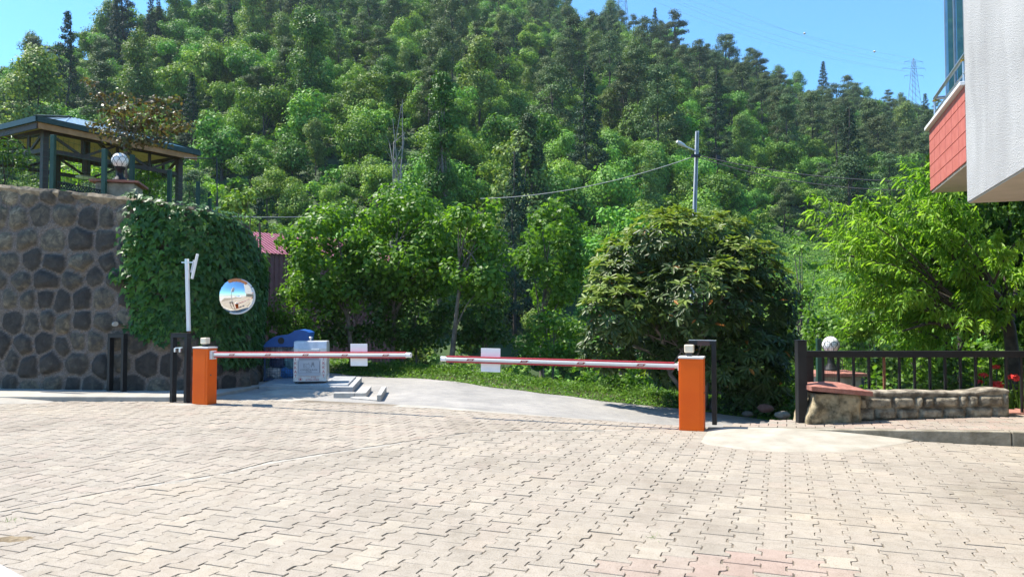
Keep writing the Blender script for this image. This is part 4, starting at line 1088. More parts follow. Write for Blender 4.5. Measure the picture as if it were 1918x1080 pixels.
rail = rl.build('railing', M_alu, bal)
mb = MB()
for yy in (.45, y1-.06): mb.box(x0+.05, x0+.11, yy-.03, yy+.03, zr_-.055, zr_-.035)
mb.build('clamp', plain('brass_clamp', (.6,.38,.05), None, 5, .35, .6), rail)
# glazed bay behind the balcony
gq = at(1770, 100, 11.4); lg = Mi @ gq
gx, gy1 = lg.x, lg.y
mb = MB(); mb.box(gx+.05, 4, .004, gy1-.02, zt+.06, 15.5); bay = mb.build('glazed_bay', M_glass, root)
for (ya, yb) in ((gy1-.62, gy1-.03), (gy1-1.25, gy1-.68), (gy1-1.9, gy1-1.3)):
    mb = MB(); mb.box(gx+.02, gx+.049, ya, yb, zt+.1, 15.4); mb.build('window_pane', M_glass, bay)
mb = MB()
for yy in (gy1-.03, gy1-.65, gy1-1.28): mb.box(gx, gx+.06, yy, yy+.045, zt+.06, 15.5)
mb.build('mullion', M_alu, bay)

# ================================================================== UTILITY POLE, CABLES, SHED, PYLONS
M_pole = plain('concrete_pole', (.33,.35,.38), (.42,.44,.47), 4, .85, bump=.2)
PY = 27.0; pt = at(1306, 246, PY); pb_ = at(1297, 520, PY)
root = tag(empty('utility_pole', (pb_.x, PY, -2.5)), 'grey concrete utility pole with street lamp behind the loquat tree', 'utility pole')
d = (pt-pb_).normalized(); base = pb_+d*((-2.5-pb_.z)/d.z)
mb = MB()
for sx in (-1, 1): mb.add([Vector(base)+Vector((sx*.045+ex*.026, ey*.09, 0)) for ex, ey in ((-1,-1),(1,-1),(1,1),(-1,1))]+[pt+Vector((sx*.034+ex*.02, ey*.07, 0)) for ex, ey in ((-1,-1),(1,-1),(1,1),(-1,1))],
                       [(0,1,5,4),(1,2,6,5),(2,3,7,6),(3,0,4,7),(4,5,6,7)])
mb.bar(base+Vector((0, .02, 0)), pt+Vector((0, .02, -.01)), .07, .08); child(mb, 'shaft', M_pole, root)
l0 = at(1303, 283, PY-.15); l1 = at(1285, 275, PY-.3); l2 = at(1268, 265, PY-.45)
mb = MB(); mb.tube([l0, l1], .03, 6); arm = child(mb, 'lamp_arm', M_steel, root)
mb = MB(); dl = (l2-l1); V_ = []
for k in range(9):
    t = k/8; r_ = .075*math.sin(min(1, t*1.6+.25)*PI/2)*(1 if t < .85 else .7); V_.append((l1+dl*t, r_))
mb.tube([v[0] for v in V_], [v[1] for v in V_], 8); child(mb, 'lamp_head', plain('lamp_shell', (.6,.6,.58), (.7,.7,.68), 8, .4), root)
mb = MB(); c_ = at(1303, 292, PY-.14); mb.box(c_.x-.17, c_.x+.17, c_.y-.06, c_.y+.02, c_.z-.05, c_.z+.05); child(mb, 'cable_clamp', M_dark, root)
mb = MB(); j_ = at(1345, 295, PY-.1); mb.box(j_.x-.07, j_.x+.07, j_.y-.06, j_.y+.06, j_.z-.08, j_.z+.08); child(mb, 'junction_box', M_dark, root)
def cable(name, a, b, sag, r, m, label, group=None, n=24):
    mb = MB(); mb.tube([a.lerp(b, k/n)+Vector((0, 0, -sag*4*(k/n)*(1-k/n))) for k in range(n+1)], r, 5); return tag(mb.build(name, m), label, 'cable', group)
M_wire = plain('pale_cable', (.35,.35,.34), None, 4, .6); M_wired = plain('black_cable', (.025,.025,.03), None, 4, .5)
cable('overhead_cable', c_, at(900, 372, 30), .35, .015, M_wire, 'pale cable running from the pole left into the trees')
cable('overhead_cable', c_+Vector((.1, 0, .02)), at(1750, 340, 22.0), .25, .016, M_wired, 'upper black cable running from the pole to the building')
cable('overhead_cable', c_+Vector((.1, 0, -.05)), at(1750, 356, 22.0), .35, .015, M_wired, 'lower black cable running from the pole to the building')
cable('overhead_cable', at(420, 405, 24), at(640, 403, 27), .05, .012, M_wire, 'thin cable beside the red shed roof')
# red shed
M_sheet = plain('maroon_sheet', (.09,.012,.018), (.12,.02,.025), 3, .45)
M_rsheet = plain('faded_red_roof', (.30,.085,.11), (.38,.125,.15), 1.2, .4)
SY = 33.0; e0 = at(466, 472, SY); e1 = at(740, 478, SY+6)
root = tag(empty('shed', (e0.x, SY, 0)), 'maroon corrugated shed with a faded red roof behind the trees', 'shed')
du = Vector((e1.x-e0.x, e1.y-e0.y, 0)); Lr = du.length; du.normalize(); dv = Vector((-du.y, du.x, 0)); zE2 = e0.z
mb = MB(); D = 6.0; nn = int(Lr/.12)
def S(u_, v_, z): return Vector((e0.x, e0.y, 0))+du*u_+dv*v_+Vector((0, 0, z))
for k in range(nn):
    u0, u1 = k*.12, (k+1)*.12; b0 = .025 if k % 2 else 0; mb.add([S(u0, .3+b0, -3), S(u1, .3+b0, -3), S(u1, .3+b0, zE2), S(u0, .3+b0, zE2)], [(0, 1, 2, 3)])
mb.add([S(.1, .3, -3), S(.1, D-.3, -3), S(.1, D-.3, zE2), S(.1, D/2, zE2+1.0), S(.1, .3, zE2)], [(0, 1, 2, 3, 4)])
mb.add([S(Lr, .3, -3), S(Lr, D-.3, -3), S(Lr, D-.3, zE2), S(Lr, D/2, zE2+1.0), S(Lr, .3, zE2)], [(0, 1, 2, 3, 4)])
mb.add([S(0, D-.3, -3), S(Lr, D-.3, -3), S(Lr, D-.3, zE2), S(0, D-.3, zE2)], [(0, 1, 2, 3)]); child(mb, 'wall_sheets', M_sheet, root)
mb = MB(); rz_ = zE2+1.25
for k in range(int((Lr+.4)/.2)):
    for (off_, b0) in ((0, 0), (.1, .035)):
        u0 = -.2+k*.2+off_; u1 = u0+.1
        mb.add([S(u0, 0, zE2+b0), S(u1, 0, zE2+b0), S(u1+max(0, 1.2-u1)*.6, D/2, rz_+b0), S(u0+max(0, 1.2-u0)*.6, D/2, rz_+b0)], [(0, 1, 2, 3)])
        mb.add([S(u0, D, zE2+b0), S(u1, D, zE2+b0), S(u1, D/2, rz_+b0), S(u0, D/2, rz_+b0)], [(3, 2, 1, 0)])
rf = child(mb, 'roof', M_rsheet, root)
mb = MB(); n_ = [S(2.0, .45, zE2+.25), S(2.9, .45, zE2+.25), S(2.9, 1.6, zE2+.73), S(2.0, 1.6, zE2+.73)]; mb.add(n_, [(0, 1, 2, 3)])
o = mb.build('skylight', plain('skylight_sheet', (.55,.52,.56), None, 2, .3), rf); o.matrix_parent_inverse = root.matrix_basis.inverted()
# lattice pylons on the ridge
M_pyl = plain('pylon_steel', (.16,.18,.19), None, 2, .6, .4)
def pylon(x, y, z0, H, label):
    root = tag(empty('pylon', (x, y, z0)), label, 'pylon', 'lattice pylons on the ridge'); th = .11
    mb = MB(); lev = [0, .16, .30, .42, .52, .61, .69, .76, .82, .88, .94]
    def wd(t): return H*(.075*(1-t)**1.1+.016)
    for sx in (-1, 1):
        for sy in (-1, 1):
            mb.tube([(sx*wd(t), sy*wd(t), t*H) for t in lev]+[(0, 0, H)], th, 4)
    for a, b in zip(lev[:-1], lev[1:]):
        for s in (-1, 1):
            mb.bar((-wd(a), s*wd(a), a*H), (wd(b), s*wd(b), b*H), th*.7); mb.bar((wd(a), s*wd(a), a*H), (-wd(b), s*wd(b), b*H), th*.7)
            mb.bar((s*wd(a), -wd(a), a*H), (s*wd(b), wd(b), b*H), th*.7)
        mb.bar((-wd(b), -wd(b), b*H), (wd(b), -wd(b), b*H), th*.7)
    mb.build('tower_frame', M_pyl, root)
    for t, l in ((.70, .155), (.82, .19), (.93, .15)):
        mb = MB()
        for s in (-1, 1):
            mb.bar((0, 0, t*H), (s*l*H, 0, t*H+.01*H), th*1.1); mb.bar((0, 0, (t+.045)*H), (s*l*H, 0, t*H+.01*H), th*.8); mb.bar((s*l*H, 0, t*H), (s*l*H, 0, (t-.03)*H), th*.8)
        mb.build('crossarm', M_pyl, root)
    return root
PYD = 430.0
tp = at(1711, 109, PYD); pylon(tp.x, PYD, tp.z-36, 36, 'distant lattice pylon against the sky on the right ridge')
tp2 = at(1165, -62, 340.0); pylon(tp2.x, 340.0, tp2.z-36, 36, 'lattice pylon rising behind the central ridge, partly out of view')
for k, (pa2, pb2) in enumerate((((1120, -62), (1700, 122)), ((1210, -60), (1724, 124)), ((1150, -30), (1698, 134)), ((1205, -22), (1722, 136)), ((1175, -40), (1711, 110)))):
    cable('power_line', at(*pa2, 339), at(*pb2, 429), 6.5 if k < 4 else 4.0, .035, M_wire, 'faint high voltage line strung between the two pylons', 'high voltage lines between the pylons', 40)
for px, py, w_ in ((1507, 63, 'left'), (1638, 97, 'right')):
    bmh = bmesh.new(); bmesh.ops.create_uvsphere(bmh, u_segments=12, v_segments=8, radius=.6); me = bpy.data.meshes.new('marker_ball'); bmh.to_mesh(me); bmh.free(); me.materials.append(M_orim)
    mbs = MB(); mbs.add([v.co for v in me.vertices], [tuple(p.vertices) for p in me.polygons], True); mbs.tube([(-.9, 0, 0), (.9, 0, 0)], .12, 6)
    o = mbs.build('marker_ball', plain('ball_paint', (.6,.5,.4), None, 3, .5)); o.location = at(px, py, 395); bpy.data.meshes.remove(me)
    tag(o, f'tiny round aircraft marker hanging in the sky, {w_} of two', 'marker ball', 'aircraft marker balls')

# ================================================================== CAR CORNER (lower left)
M_car = plain('white_car_paint', (.74,.76,.78), (.76,.78,.80), 1, .18, spec=.6)
M_tyre = plain('tyre', (.02,.02,.02), None, 8, .8)
hd = math.atan2(.80, .60); hv = Vector((math.cos(hd), math.sin(hd)))   # heading
rv_ = Vector((hv.y, -hv.x)); fr = Vector((-1.33, 2.36)); ctr = fr - rv_*.62 - hv*2.08
root = tag(empty('parked_car', (ctr.x, ctr.y, 0), hd), 'white car whose front corner shows at the lower left edge', 'car')
L2, Wc = 2.1, .86
st = [(-2.1, .70, .92, .45), (-1.95, .82, 1.0, .38), (-1.2, .86, 1.02, .32), (-.2, .86, 1.0, .30), (.75, .86, .96, .30), (1.35, .85, .90, .32), (1.75, .80, .82, .34), (1.98, .70, .74, .36), (2.08, .58, .64, .40)]
mb = MB(); rings = []
for (x, hwid, zt_, zb_) in st:
    rr_ = []
    for k in range(20):
        a = 2*PI*k/20; ca, sa = math.cos(a), math.sin(a); e = .45
        y = hwid*math.copysign(abs(ca)**e, ca); z = (zt_+zb_)/2+(zt_-zb_)/2*math.copysign(abs(sa)**e, sa); rr_.append((x, y, z))
    rings.append(rr_)
vs = [p for r_ in rings for p in r_]
mb.add(vs, [(i*20+k, i*20+(k+1) % 20, (i+1)*20+(k+1) % 20, (i+1)*20+k) for i in range(len(st)-1) for k in range(20)], True)
mb.add(rings[0], [tuple(range(20))]); mb.add(rings[-1], [tuple(range(20))[::-1]]); body = mb.build('body', M_car, root)
md = body.modifiers.new('smooth', 'SUBSURF'); md.levels = md.render_levels = 2
mb = MB(); cab = [(-1.9, .62, .98), (-1.35, .60, 1.42), (-.1, .60, 1.46), (.95, .70, .97)]; hw_ = [.74, .60, .60, .74]
vs = [(x, -h, z) for (x, _, z), h in zip(cab, hw_)]+[(x, h, z) for (x, _, z), h in zip(cab, hw_)]
mb.add(vs, [(0, 1, 5, 4), (1, 2, 6, 5), (2, 3, 7, 6), (0, 3, 2, 1), (4, 5, 6, 7)]); mb.build('windows', M_glass, root, .05, 3)
mb = MB(); mb.box(-1.3, -.12, -.585, .585, 1.43, 1.485); mb.build('car_roof', M_car, root, .03, 3)
for x in (-1.3, 1.3):
    for s in (-1, 1):
        mb = MB(); mb.tube([(x, s*.70, .31), (x, s*.87, .31)], .31, 24); wh = mb.build('wheel', M_tyre, root, .02)
        mb = MB(); mb.tube([(x, s*.80, .31), (x, s*.876, .31)], .19, 16); mb.build('rim', M_steel, wh)
for s in (-1, 1):
    mb = MB(); mb.box(1.86, 2.0, s*.50-.14, s*.50+.14, .60, .68); mb.build('headlight', M_white, root, .03, 3)

# ================================================================== VEGETATION TOOLS
def basis(N, droop=0.0, rng=None, tdir=None):
    """leaf frames: n normal, t pointing along the leaf"""
    n = N/np.linalg.norm(N, axis=1, keepdims=True)
    t = rng.normal(size=n.shape) if tdir is None else tdir.copy()
    t[:, 2] -= droop
    t -= n*np.sum(n*t, 1, keepdims=True); t /= np.linalg.norm(t, axis=1, keepdims=True)+1e-9
    return n, t, np.cross(n, t)
SHAPES = {   # (along, across, up) and faces
 'quad': ([(-.46,0,0),(0,-.38,.07),(.46,0,-.06),(0,.38,.07)], [(0,1,2,3)]),
 'oval': ([(0,0,0),(.3,-.30,.06),(.72,-.27,.03),(1,0,-.1),(.72,.27,.03),(.3,.30,.06),(.5,0,.0)], [(0,1,2,6),(6,2,3),(6,3,4),(0,6,4,5)]),
 'oval2': ([(0,0,0),(.38,-.30,.07),(1,0,-.08),(.38,.30,.07)], [(0,1,2),(0,2,3)]),
 'long': ([(0,0,0),(.3,-.11,.05),(.68,-.10,-.02),(1,0,-.22),(.68,.10,-.02),(.3,.11,.05)], [(0,1,2,3),(0,3,4,5)]),
 'lance': ([(0,0,0),(.4,-.16,.06),(.78,-.12,.02),(1,0,-.08),(.78,.12,.02),(.4,.16,.06)], [(0,1,2,3),(0,3,4,5)]),
 'ivy': ([(0,0,0),(-.12,-.28,.03),(.18,-.46,-.02),(.42,-.22,.05),(.95,0,-.1),(.42,.22,.05),(.18,.46,-.02),(-.12,.28,.03)], [(0,1,2,3,4),(0,4,5,6,7)]),
 'maple': ([(0,0,0),(.1,-.5,-.02),(.34,-.17,.03),(.75,-.42,-.03),(.62,-.1,.03),(1,0,-.06),(.62,.1,.03),(.75,.42,-.03),(.34,.17,.03),(.1,.5,-.02)], [(0,1,2,3,4,5),(0,5,6,7,8,9)]),
 'blade': ([(0,-.03,0),(0,.03,0),(.55,.02,.05),(1,0,-.05),(.55,-.02,.05)], [(0,1,2,3,4)]),
}
def leaf_mesh(name, P, N, size, shape, m, rng, droop=.3, tdir=None, mats=None, midx=None):
    n, t, b = basis(N, droop, rng, tdir)
    tv, tf = SHAPES[shape]; k = len(tv); tv = np.array(tv)
    s = np.asarray(size)[:, None, None] if hasattr(size, '__len__') else size
    V = P[:, None, :] + s*(tv[None, :, 0:1]*t[:, None, :] + tv[None, :, 1:2]*b[:, None, :] + tv[None, :, 2:3]*n[:, None, :])
    nL = len(P); lp = np.concatenate([np.array(f) for f in tf]); cnt = np.array([len(f) for f in tf])
    loops = (np.arange(nL)[:, None]*k + lp[None]).ravel()
    per = np.concatenate([[0], np.cumsum(cnt)[:-1]]); starts = (np.arange(nL)[:, None]*cnt.sum() + per[None]).ravel()
    mi = None if midx is None else np.repeat(midx, len(tf))
    return mesh_np(name, V.reshape(-1, 3), loops, starts, mats or m, mi)
def sphere_dirs(n, rng):
    d = rng.normal(size=(n, 3)); return d/np.linalg.norm(d, axis=1, keepdims=True)
def clumps_fill(rng, cl, per, up=.5, jit=.5, shell=(.55, 1.05), flat=1.0):
    """leaf points on a list of clumps (x,y,z,r): mostly on their outer shells"""
    P = []; N = []
    for (x, y, z, r) in cl:
        n = max(4, int(per*r*r)); d = sphere_dirs(n, rng); q = rng.uniform(shell[0], shell[1], (n, 1))
        p = d*q*r; p[:, 2] *= flat
        # lumpy outline
        p *= (1+.18*np.sin(d[:, :1]*5+x*3)*np.sin(d[:, 1:2]*6+y*2))
        P.append(p+np.array([x, y, z])); N.append(d+np.array([0, 0, up])+rng.normal(size=(n, 3))*jit)
    return np.concatenate(P), np.concatenate(N)
def envelope(rng, n, rx, ry, rz, z0, shape='round', cr=(.22, .34)):
    """clump centres spread through a crown"""
    out = []
    for i in range(n):
        d = sphere_dirs(1, rng)[0]; q = rng.uniform(.3, .86)**.6
        p = d*q
        if shape == 'round': p[2] = p[2] if p[2] > -.55 else p[2]*.6
        if shape == 'cone':
            h = rng.uniform(-1, 1); rad = (1-h)/2; a = rng.uniform(0, 2*PI); p = np.array([math.cos(a)*rad*rng.uniform(.3, 1), math.sin(a)*rad*rng.uniform(.3, 1), h])
        if shape == 'column':
            h = rng.uniform(-1, 1); rad = math.sqrt(max(.04, 1-abs(h)**2.4)); a = rng.uniform(0, 2*PI); p = np.array([math.cos(a)*rad*rng.uniform(.2, 1), math.sin(a)*rad*rng.uniform(.2, 1), h])
        c = rng.uniform(*cr)*min(rx, ry, rz)
        out.append((p[0]*(rx-c*.6), p[1]*(ry-c*.6), z0+p[2]*(rz-c*.6), c))
    return out
def trunk_mb(rng, base, top, r0, cl=(), nb=12, sides=7, wob=.06, split=.35, r1=None):
    mb = MB(); base = Vector(base); top = Vector(top); n = 7; pts = []
    for i in range(n):
        t = i/(n-1); p = base.lerp(top, t); L_ = (top-base).length
        if 0 < i: p += Vector((rng.normal()*wob*L_*.25, rng.normal()*wob*L_*.25, 0))
        pts.append(p)
    rad = [r0*(1-.75*i/(n-1))*(1.25 if i == 0 else 1) for i in range(n)]
    mb.tube(pts, rad, sides)
    cl = list(cl); rng.shuffle(cl)
    for c in cl[:nb]:
        t = min(.95, max(split, split + (1-split)*rng.random())); k = t*(n-1); i0 = int(k); f = k-i0
        s = pts[i0].lerp(pts[min(i0+1, n-1)], f); e = Vector(c[:3])
        mid = s.lerp(e, .5) + Vector((0, 0, .12*(e-s).length))
        mb.tube([s, s.lerp(mid, .5)+Vector((0, 0, .03)), mid, e], [r0*.38*(1-.5*t), r0*.3*(1-.5*t), r0*.2, r0*.07], 5)
    return mb
# leaf colours (real base colours, but young loquat leaves have sun painted in)
L_broad = leaf_mat('broadleaf', (.064,.140,.022), (.140,.265,.040), (.245,.39,.078), .24, .55, .3, objvar=.36)
L_broad2 = leaf_mat('broadleaf_bluish', (.070,.125,.032), (.13,.21,.05), (.22,.31,.085), .22, .55, .3, objvar=.32)
L_pine = leaf_mat('pine_needles', (.055,.092,.036), (.095,.145,.055), (.16,.21,.085), .15, .6, .25, objvar=.25, tcol=(1.2,1.3,.8))
L_spruce = leaf_mat('spruce_needles', (0.018,0.042,0.021), (0.030,0.068,0.033), (0.053,0.090,0.045), .08, .6, .25, objvar=.15, tcol=(1.1,1.2,.8))
L_hazel = leaf_mat('hazel_leaf', (.062,.145,.018), (.11,.22,.028), (.18,.31,.048), .42, .46, .45)
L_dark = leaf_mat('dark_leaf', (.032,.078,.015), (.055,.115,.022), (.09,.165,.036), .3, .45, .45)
L_ivy = leaf_mat('ivy_leaf', (.028,.085,.020), (.05,.125,.030), (.09,.19,.046), .22, .42, .5)
L_ivyn = leaf_mat('young_ivy_leaf', (0.060,0.156,0.024), (0.090,0.204,0.036), (0.132,0.252,0.048), .3, .4, .45)
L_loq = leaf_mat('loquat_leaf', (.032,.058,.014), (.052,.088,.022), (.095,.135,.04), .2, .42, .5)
L_loqy = leaf_mat('young_sunlit_loquat_leaf', (0.121,0.182,0.034), (0.176,0.243,0.047), (0.243,0.284,0.081), .3, .4, .4)
L_loqo = leaf_mat('withered_loquat_leaf', (.28,.09,.02), (.35,.14,.03), (.25,.12,.04), .2, .5, .3)
L_peach = leaf_mat('peach_leaf', (.115,.23,.026), (.18,.33,.04), (.27,.41,.065), .48, .42, .45)
L_thuja = leaf_mat('thuja_spray', (0.036,0.090,0.014), (0.066,0.144,0.022), (0.120,0.228,0.030), .22, .55, .3)
L_maple = leaf_mat('copper_leaf', (.085,.062,.028), (.13,.105,.045), (.10,.15,.035), .3, .42, .5, tcol=(1.4,1.25,.6))
L_poplar = leaf_mat('poplar_leaf', (.04,.105,.016), (.075,.165,.028), (.12,.22,.04), .2, .5, .4)
L_conifer = leaf_mat('conifer_needles', (.03,.06,.024), (.055,.092,.036), (.095,.14,.055), .1, .6, .3)
L_grass = leaf_mat('grass_blade', (0.075,0.163,0.025), (0.125,0.237,0.037), (0.213,0.288,0.075), .35, .6, .3)
L_meadow = leaf_mat('meadow_blade', (0.095,0.203,0.034), (0.149,0.284,0.054), (0.216,0.351,0.081), .3, .6, .3)

# ================================================================== HILLSIDE WOOD
protos = {}
def hill_proto(name, kind, seed, n_leaf=1.0):
    """one mesh per kind of tree, trunk (slot 1) and crown (slot 0) in one mesh: these stand 60 m and more away"""
    rg = np.random.default_rng(seed); slots = None
    if kind == 'broad':
        cl = []; nlobe = int(rg.integers(2, 5)); ht = rg.uniform(4.2, 7.0); rz = ht*.4
        for q_ in range(nlobe):                     # uneven crown made of a few boughs of different size
            r_ = rg.uniform(1.5, 2.6)*(1.15 if q_ == 0 else .85); ox, oy = rg.normal(size=2)*(0 if q_ == 0 else 1.35); oz = ht*rg.uniform(.38, .82) if q_ else ht*.62
            cl += [(c[0]+ox, c[1]+oy, c[2], c[3]) for c in envelope(rg, 11, r_, r_*rg.uniform(.8, 1.1), r_*rg.uniform(.65, 1.1), oz, 'round', (.30, .55))]
        P, N = clumps_fill(rg, cl, 330*n_leaf, .40, .30, (.6, 1.12), .8); sz = rg.uniform(.15, .29, len(P)); lm = L_broad; shp = 'quad'; tr = (.16, rz+.5)
    elif kind == 'bluish':
        rx, rz = rg.uniform(1.9, 2.5), rg.uniform(3.6, 4.6); cl = envelope(rg, 34, rx, rx, rz, rz+1.2, 'column', (.34, .55))
        P, N = clumps_fill(rg, cl, 260*n_leaf, .45, .36, (.6, 1.08), .9); sz = rg.uniform(.15, .28, len(P)); lm = L_broad2; shp = 'quad'; tr = (.16, rz)
    elif kind == 'pine':
        H = rg.uniform(9, 12); cl = []
        for k in range(34):
            t = rg.uniform(.34, .98); rad = 2.2*math.sin(min(1, (1.05-t)/.5)*PI/2)*rg.uniform(.35, 1); a = rg.uniform(0, 2*PI)
            cl.append((rad*math.cos(a), rad*math.sin(a), H*t, rg.uniform(.6, 1.1)))
        P, N = clumps_fill(rg, cl, 260*n_leaf, .9, .5, (.3, 1.1), .5); sz = rg.uniform(.12, .24, len(P)); lm = L_pine; shp = 'quad'; tr = (.17, H*.9)
    elif kind == 'spruce':
        H = rg.uniform(11, 14); cl = []
        for k in range(64):
            t = (k+.5)/64; rad = 2.2*(1-t)**.85*rg.uniform(.45, 1.0); a = k*2.4
            cl.append((rad*math.cos(a), rad*math.sin(a), H*(.10+.9*t)-rad*.25, .35+.55*(1-t)))
        P, N = clumps_fill(rg, cl, 480*n_leaf, .5, .45, (.3, 1.05), .6); sz = rg.uniform(.10, .20, len(P)); lm = L_spruce; shp = 'quad'; tr = (.16, H)
    elif kind == 'bush':
        cl = envelope(rg, 14, 1.5, 1.5, .9, .55, 'round', (.3, .5))
        P, N = clumps_fill(rg, cl, 150*n_leaf, .6, .55, (.5, 1.06), .85); sz = rg.uniform(.22, .38, len(P)); lm = L_broad; shp = 'quad'; tr = None
    me = leaf_mesh(name, P, N, sz, shp, lm, rg, .0, mats=[lm, M_barkd])
    if tr:
        mb = trunk_mb(rg, (0, 0, -.8), (rg.normal()*.2, rg.normal()*.2, tr[1]), tr[0], cl, 7 if kind != 'spruce' else 0, 5, .03, .45)
        bm = bmesh.new(); bm.from_mesh(me); nv = len(bm.verts)
        vs = [bm.verts.new(v) for v in mb.v]
        for f in mb.f:
            fc = bm.faces.new([vs[i] for i in f]); fc.material_index = 1; fc.smooth = True
        bm.to_mesh(me); bm.free()
    return me
for kind, n in (('broad', 9), ('bluish', 5), ('pine', 5), ('spruce', 2), ('bush', 3)):
    protos[kind] = [hill_proto('hill_'+kind, kind, 100*len(kind)+i) for i in range(n)]
rg = np.random.default_rng(77)
pts = []
y = 50.0
while y < 345:
    sp = 5.4+.007*y; x = -.80*y
    while x < .80*y:
        pts.append((x+rg.uniform(-.42, .42)*sp, y+rg.uniform(-.42, .42)*sp)); x += sp
    y += sp*.95
pts = np.array(pts); pxs = 959+FPX*pts[:, 0]/pts[:, 1]
yr = np.interp(pxs, _rx, [r[1] for r in RIDGE]); ok = (pts[:, 1] < yr+6) & (pxs > -220) & (pxs < 2150)
pts, pxs, yr = pts[ok], pxs[ok], yr[ok]; zs = hill_z(pts[:, 0], pts[:, 1])
# the tea field on the right stays clear of trees
FIELD = [(1408, 58), (1420, 96), (1500, 100), (1575, 98), (1600, 56)]
def in_field(px, y): return in_poly(px, y, FIELD)
trees = []
for (x, y), px, z in zip(pts, pxs, zs):
    if in_field(px, y) or (770 < px < 880 and y < 60): continue
    q = rg.random(); mix = .5+.5*float(snoise(x, y, .03, 51)); high = y/250
    pine_bias = .12 + .34*(px > 1280)*(y > 120)*(y < 260) + .08*(px > 650)*(px < 1280)*(y > 130)
    spr = .025 + (.12 if (250 < px < 330 and y > 140) else 0)
    if y < 95: pine_bias = .05; spr = .01
    kind = 'spruce' if q < spr else 'pine' if q < spr+pine_bias*(.45+mix) else 'bluish' if q < spr+pine_bias*(.45+mix)+.09 else 'broad'
    s = rg.uniform(.75, 1.65)*(.9 if y < 90 else 1.08)
    if kind in ('pine', 'spruce', 'bluish'): s *= rg.uniform(.8, 1.12)
    s *= .85 if px > 1380 else 1.0
    trees.append([kind, x, y, z, s, s/y])
trees.sort(key=lambda t: -t[5])
LIM = {'broad': 290, 'bluish': 120, 'pine': 150, 'spruce': 40}
LAB = {'broad': ('broadleaf_tree', 'rounded green broadleaf tree in the wood covering the hillside', 'tree', 'broadleaf trees on the hillside'),
       'bluish': ('tall_tree', 'tall narrow blue green tree among broadleaf crowns on the hillside', 'tree', 'tall narrow trees on the hillside'),
       'pine': ('pine_tree', 'grey green pine with tufted layered crown on the hillside', 'pine', 'pines on the hillside'),
       'spruce': ('spruce_tree', 'dark pointed spruce standing above the hillside wood', 'spruce', 'spruces on the hillside')}
cnt = {k: 0 for k in LIM}; rest = []
for kind, x, y, z, s, _ in trees:
    if cnt[kind] < LIM[kind]:
        cnt[kind] += 1; nm, lb, ct, gp = LAB[kind]
        o = bpy.data.objects.new(nm, protos[kind][int(rg.integers(len(protos[kind])))]); COL.objects.link(o)
        o.location = (x, y, z-.3); o.rotation_euler = (0, 0, rg.uniform(0, 6.28)); o.scale = (s*rg.uniform(.9, 1.1), s*rg.uniform(.9, 1.1), s*rg.uniform(.9, 1.15)); tag(o, lb, ct, gp)
    else: rest.append((kind, x, y, z, s))
def scatter(name, items, kinds, label, cat):
    """the uncountable rest: one object whose points carry copies of the tree meshes"""
    pc = bpy.data.collections.new(name+'_kinds'); order = {}; i = 0
    for k in kinds:
        for me in protos[k]:
            o = bpy.data.objects.new('%s_%02d' % (name, i), me); pc.objects.link(o); order.setdefault(k, []).append(i); i += 1
    me = bpy.data.meshes.new(name); me.from_pydata([(t[1], t[2], t[3]-.3) for t in items], [], [])
    n = len(items); ii = [order[t[0]][int(rg.integers(len(order[t[0]])))] for t in items]
    a = me.attributes.new('which', 'INT', 'POINT'); a.data.foreach_set('value', ii)
    a = me.attributes.new('turn', 'FLOAT_VECTOR', 'POINT'); v = np.zeros((n, 3)); v[:, 2] = rg.uniform(0, 6.28, n); a.data.foreach_set('vector', v.ravel())
    a = me.attributes.new('size', 'FLOAT', 'POINT'); a.data.foreach_set('value', [t[4] for t in items])
    o = link(name, me)
    ng = bpy.data.node_groups.new(name, 'GeometryNodeTree')
    ng.interface.new_socket('Geometry', in_out='INPUT', socket_type='NodeSocketGeometry'); ng.interface.new_socket('Geometry', in_out='OUTPUT', socket_type='NodeSocketGeometry')
    N = ng.nodes; L = ng.links; gi = N.new('NodeGroupInput'); go = N.new('NodeGroupOutput')
    ci = N.new('GeometryNodeCollectionInfo'); ci.inputs['Collection'].default_value = pc; ci.inputs['Separate Children'].default_value = True; ci.inputs['Reset Children'].default_value = True
    ip = N.new('GeometryNodeInstanceOnPoints'); ip.inputs['Pick Instance'].default_value = True
    def na(nm, dt): q = N.new('GeometryNodeInputNamedAttribute'); q.data_type = dt; q.inputs['Name'].default_value = nm; return q.outputs['Attribute']
    L.new(gi.outputs[0], ip.inputs['Points']); L.new(ci.outputs[0], ip.inputs['Instance']); L.new(na('which', 'INT'), ip.inputs['Instance Index'])
    er = N.new('FunctionNodeEulerToRotation'); L.new(na('turn', 'FLOAT_VECTOR'), er.inputs[0]); L.new(er.outputs[0], ip.inputs['Rotation']); L.new(na('size', 'FLOAT'), ip.inputs['Scale'])
    L.new(ip.outputs[0], go.inputs[0])
    md = o.modifiers.new('scatter', 'NODES'); md.node_group = ng
    return tag(o, label, cat, kind='stuff')
scatter('far_wood', rest, ('broad', 'bluish', 'pine', 'spruce'), 'dense mixed wood covering the upper hillside', 'wood')
ug = []
y = 46.0
while y < 330:
    sp = 2.1+.0075*y; x = -.78*y
    while x < .78*y:
        X_, Y_ = x+rg.uniform(-.5, .5)*sp, y+rg.uniform(-.5, .5)*sp; px = 959+FPX*X_/Y_
        if Y_ < np.interp(px, _rx, [r[1] for r in RIDGE])+4 and not in_field(px, Y_): ug.append(('bush', X_, Y_, 0, rg.uniform(.7, 1.5)*(1+y*.0012)))
        x += sp
    y += sp
hz = hill_z([u[1] for u in ug], [u[2] for u in ug]); ug = [(u[0], u[1], u[2], float(z)+.2, u[4]) for u, z in zip(ug, hz)]
scatter('undergrowth', ug, ('bush',), 'green undergrowth filling the ground between hillside trees', 'undergrowth')
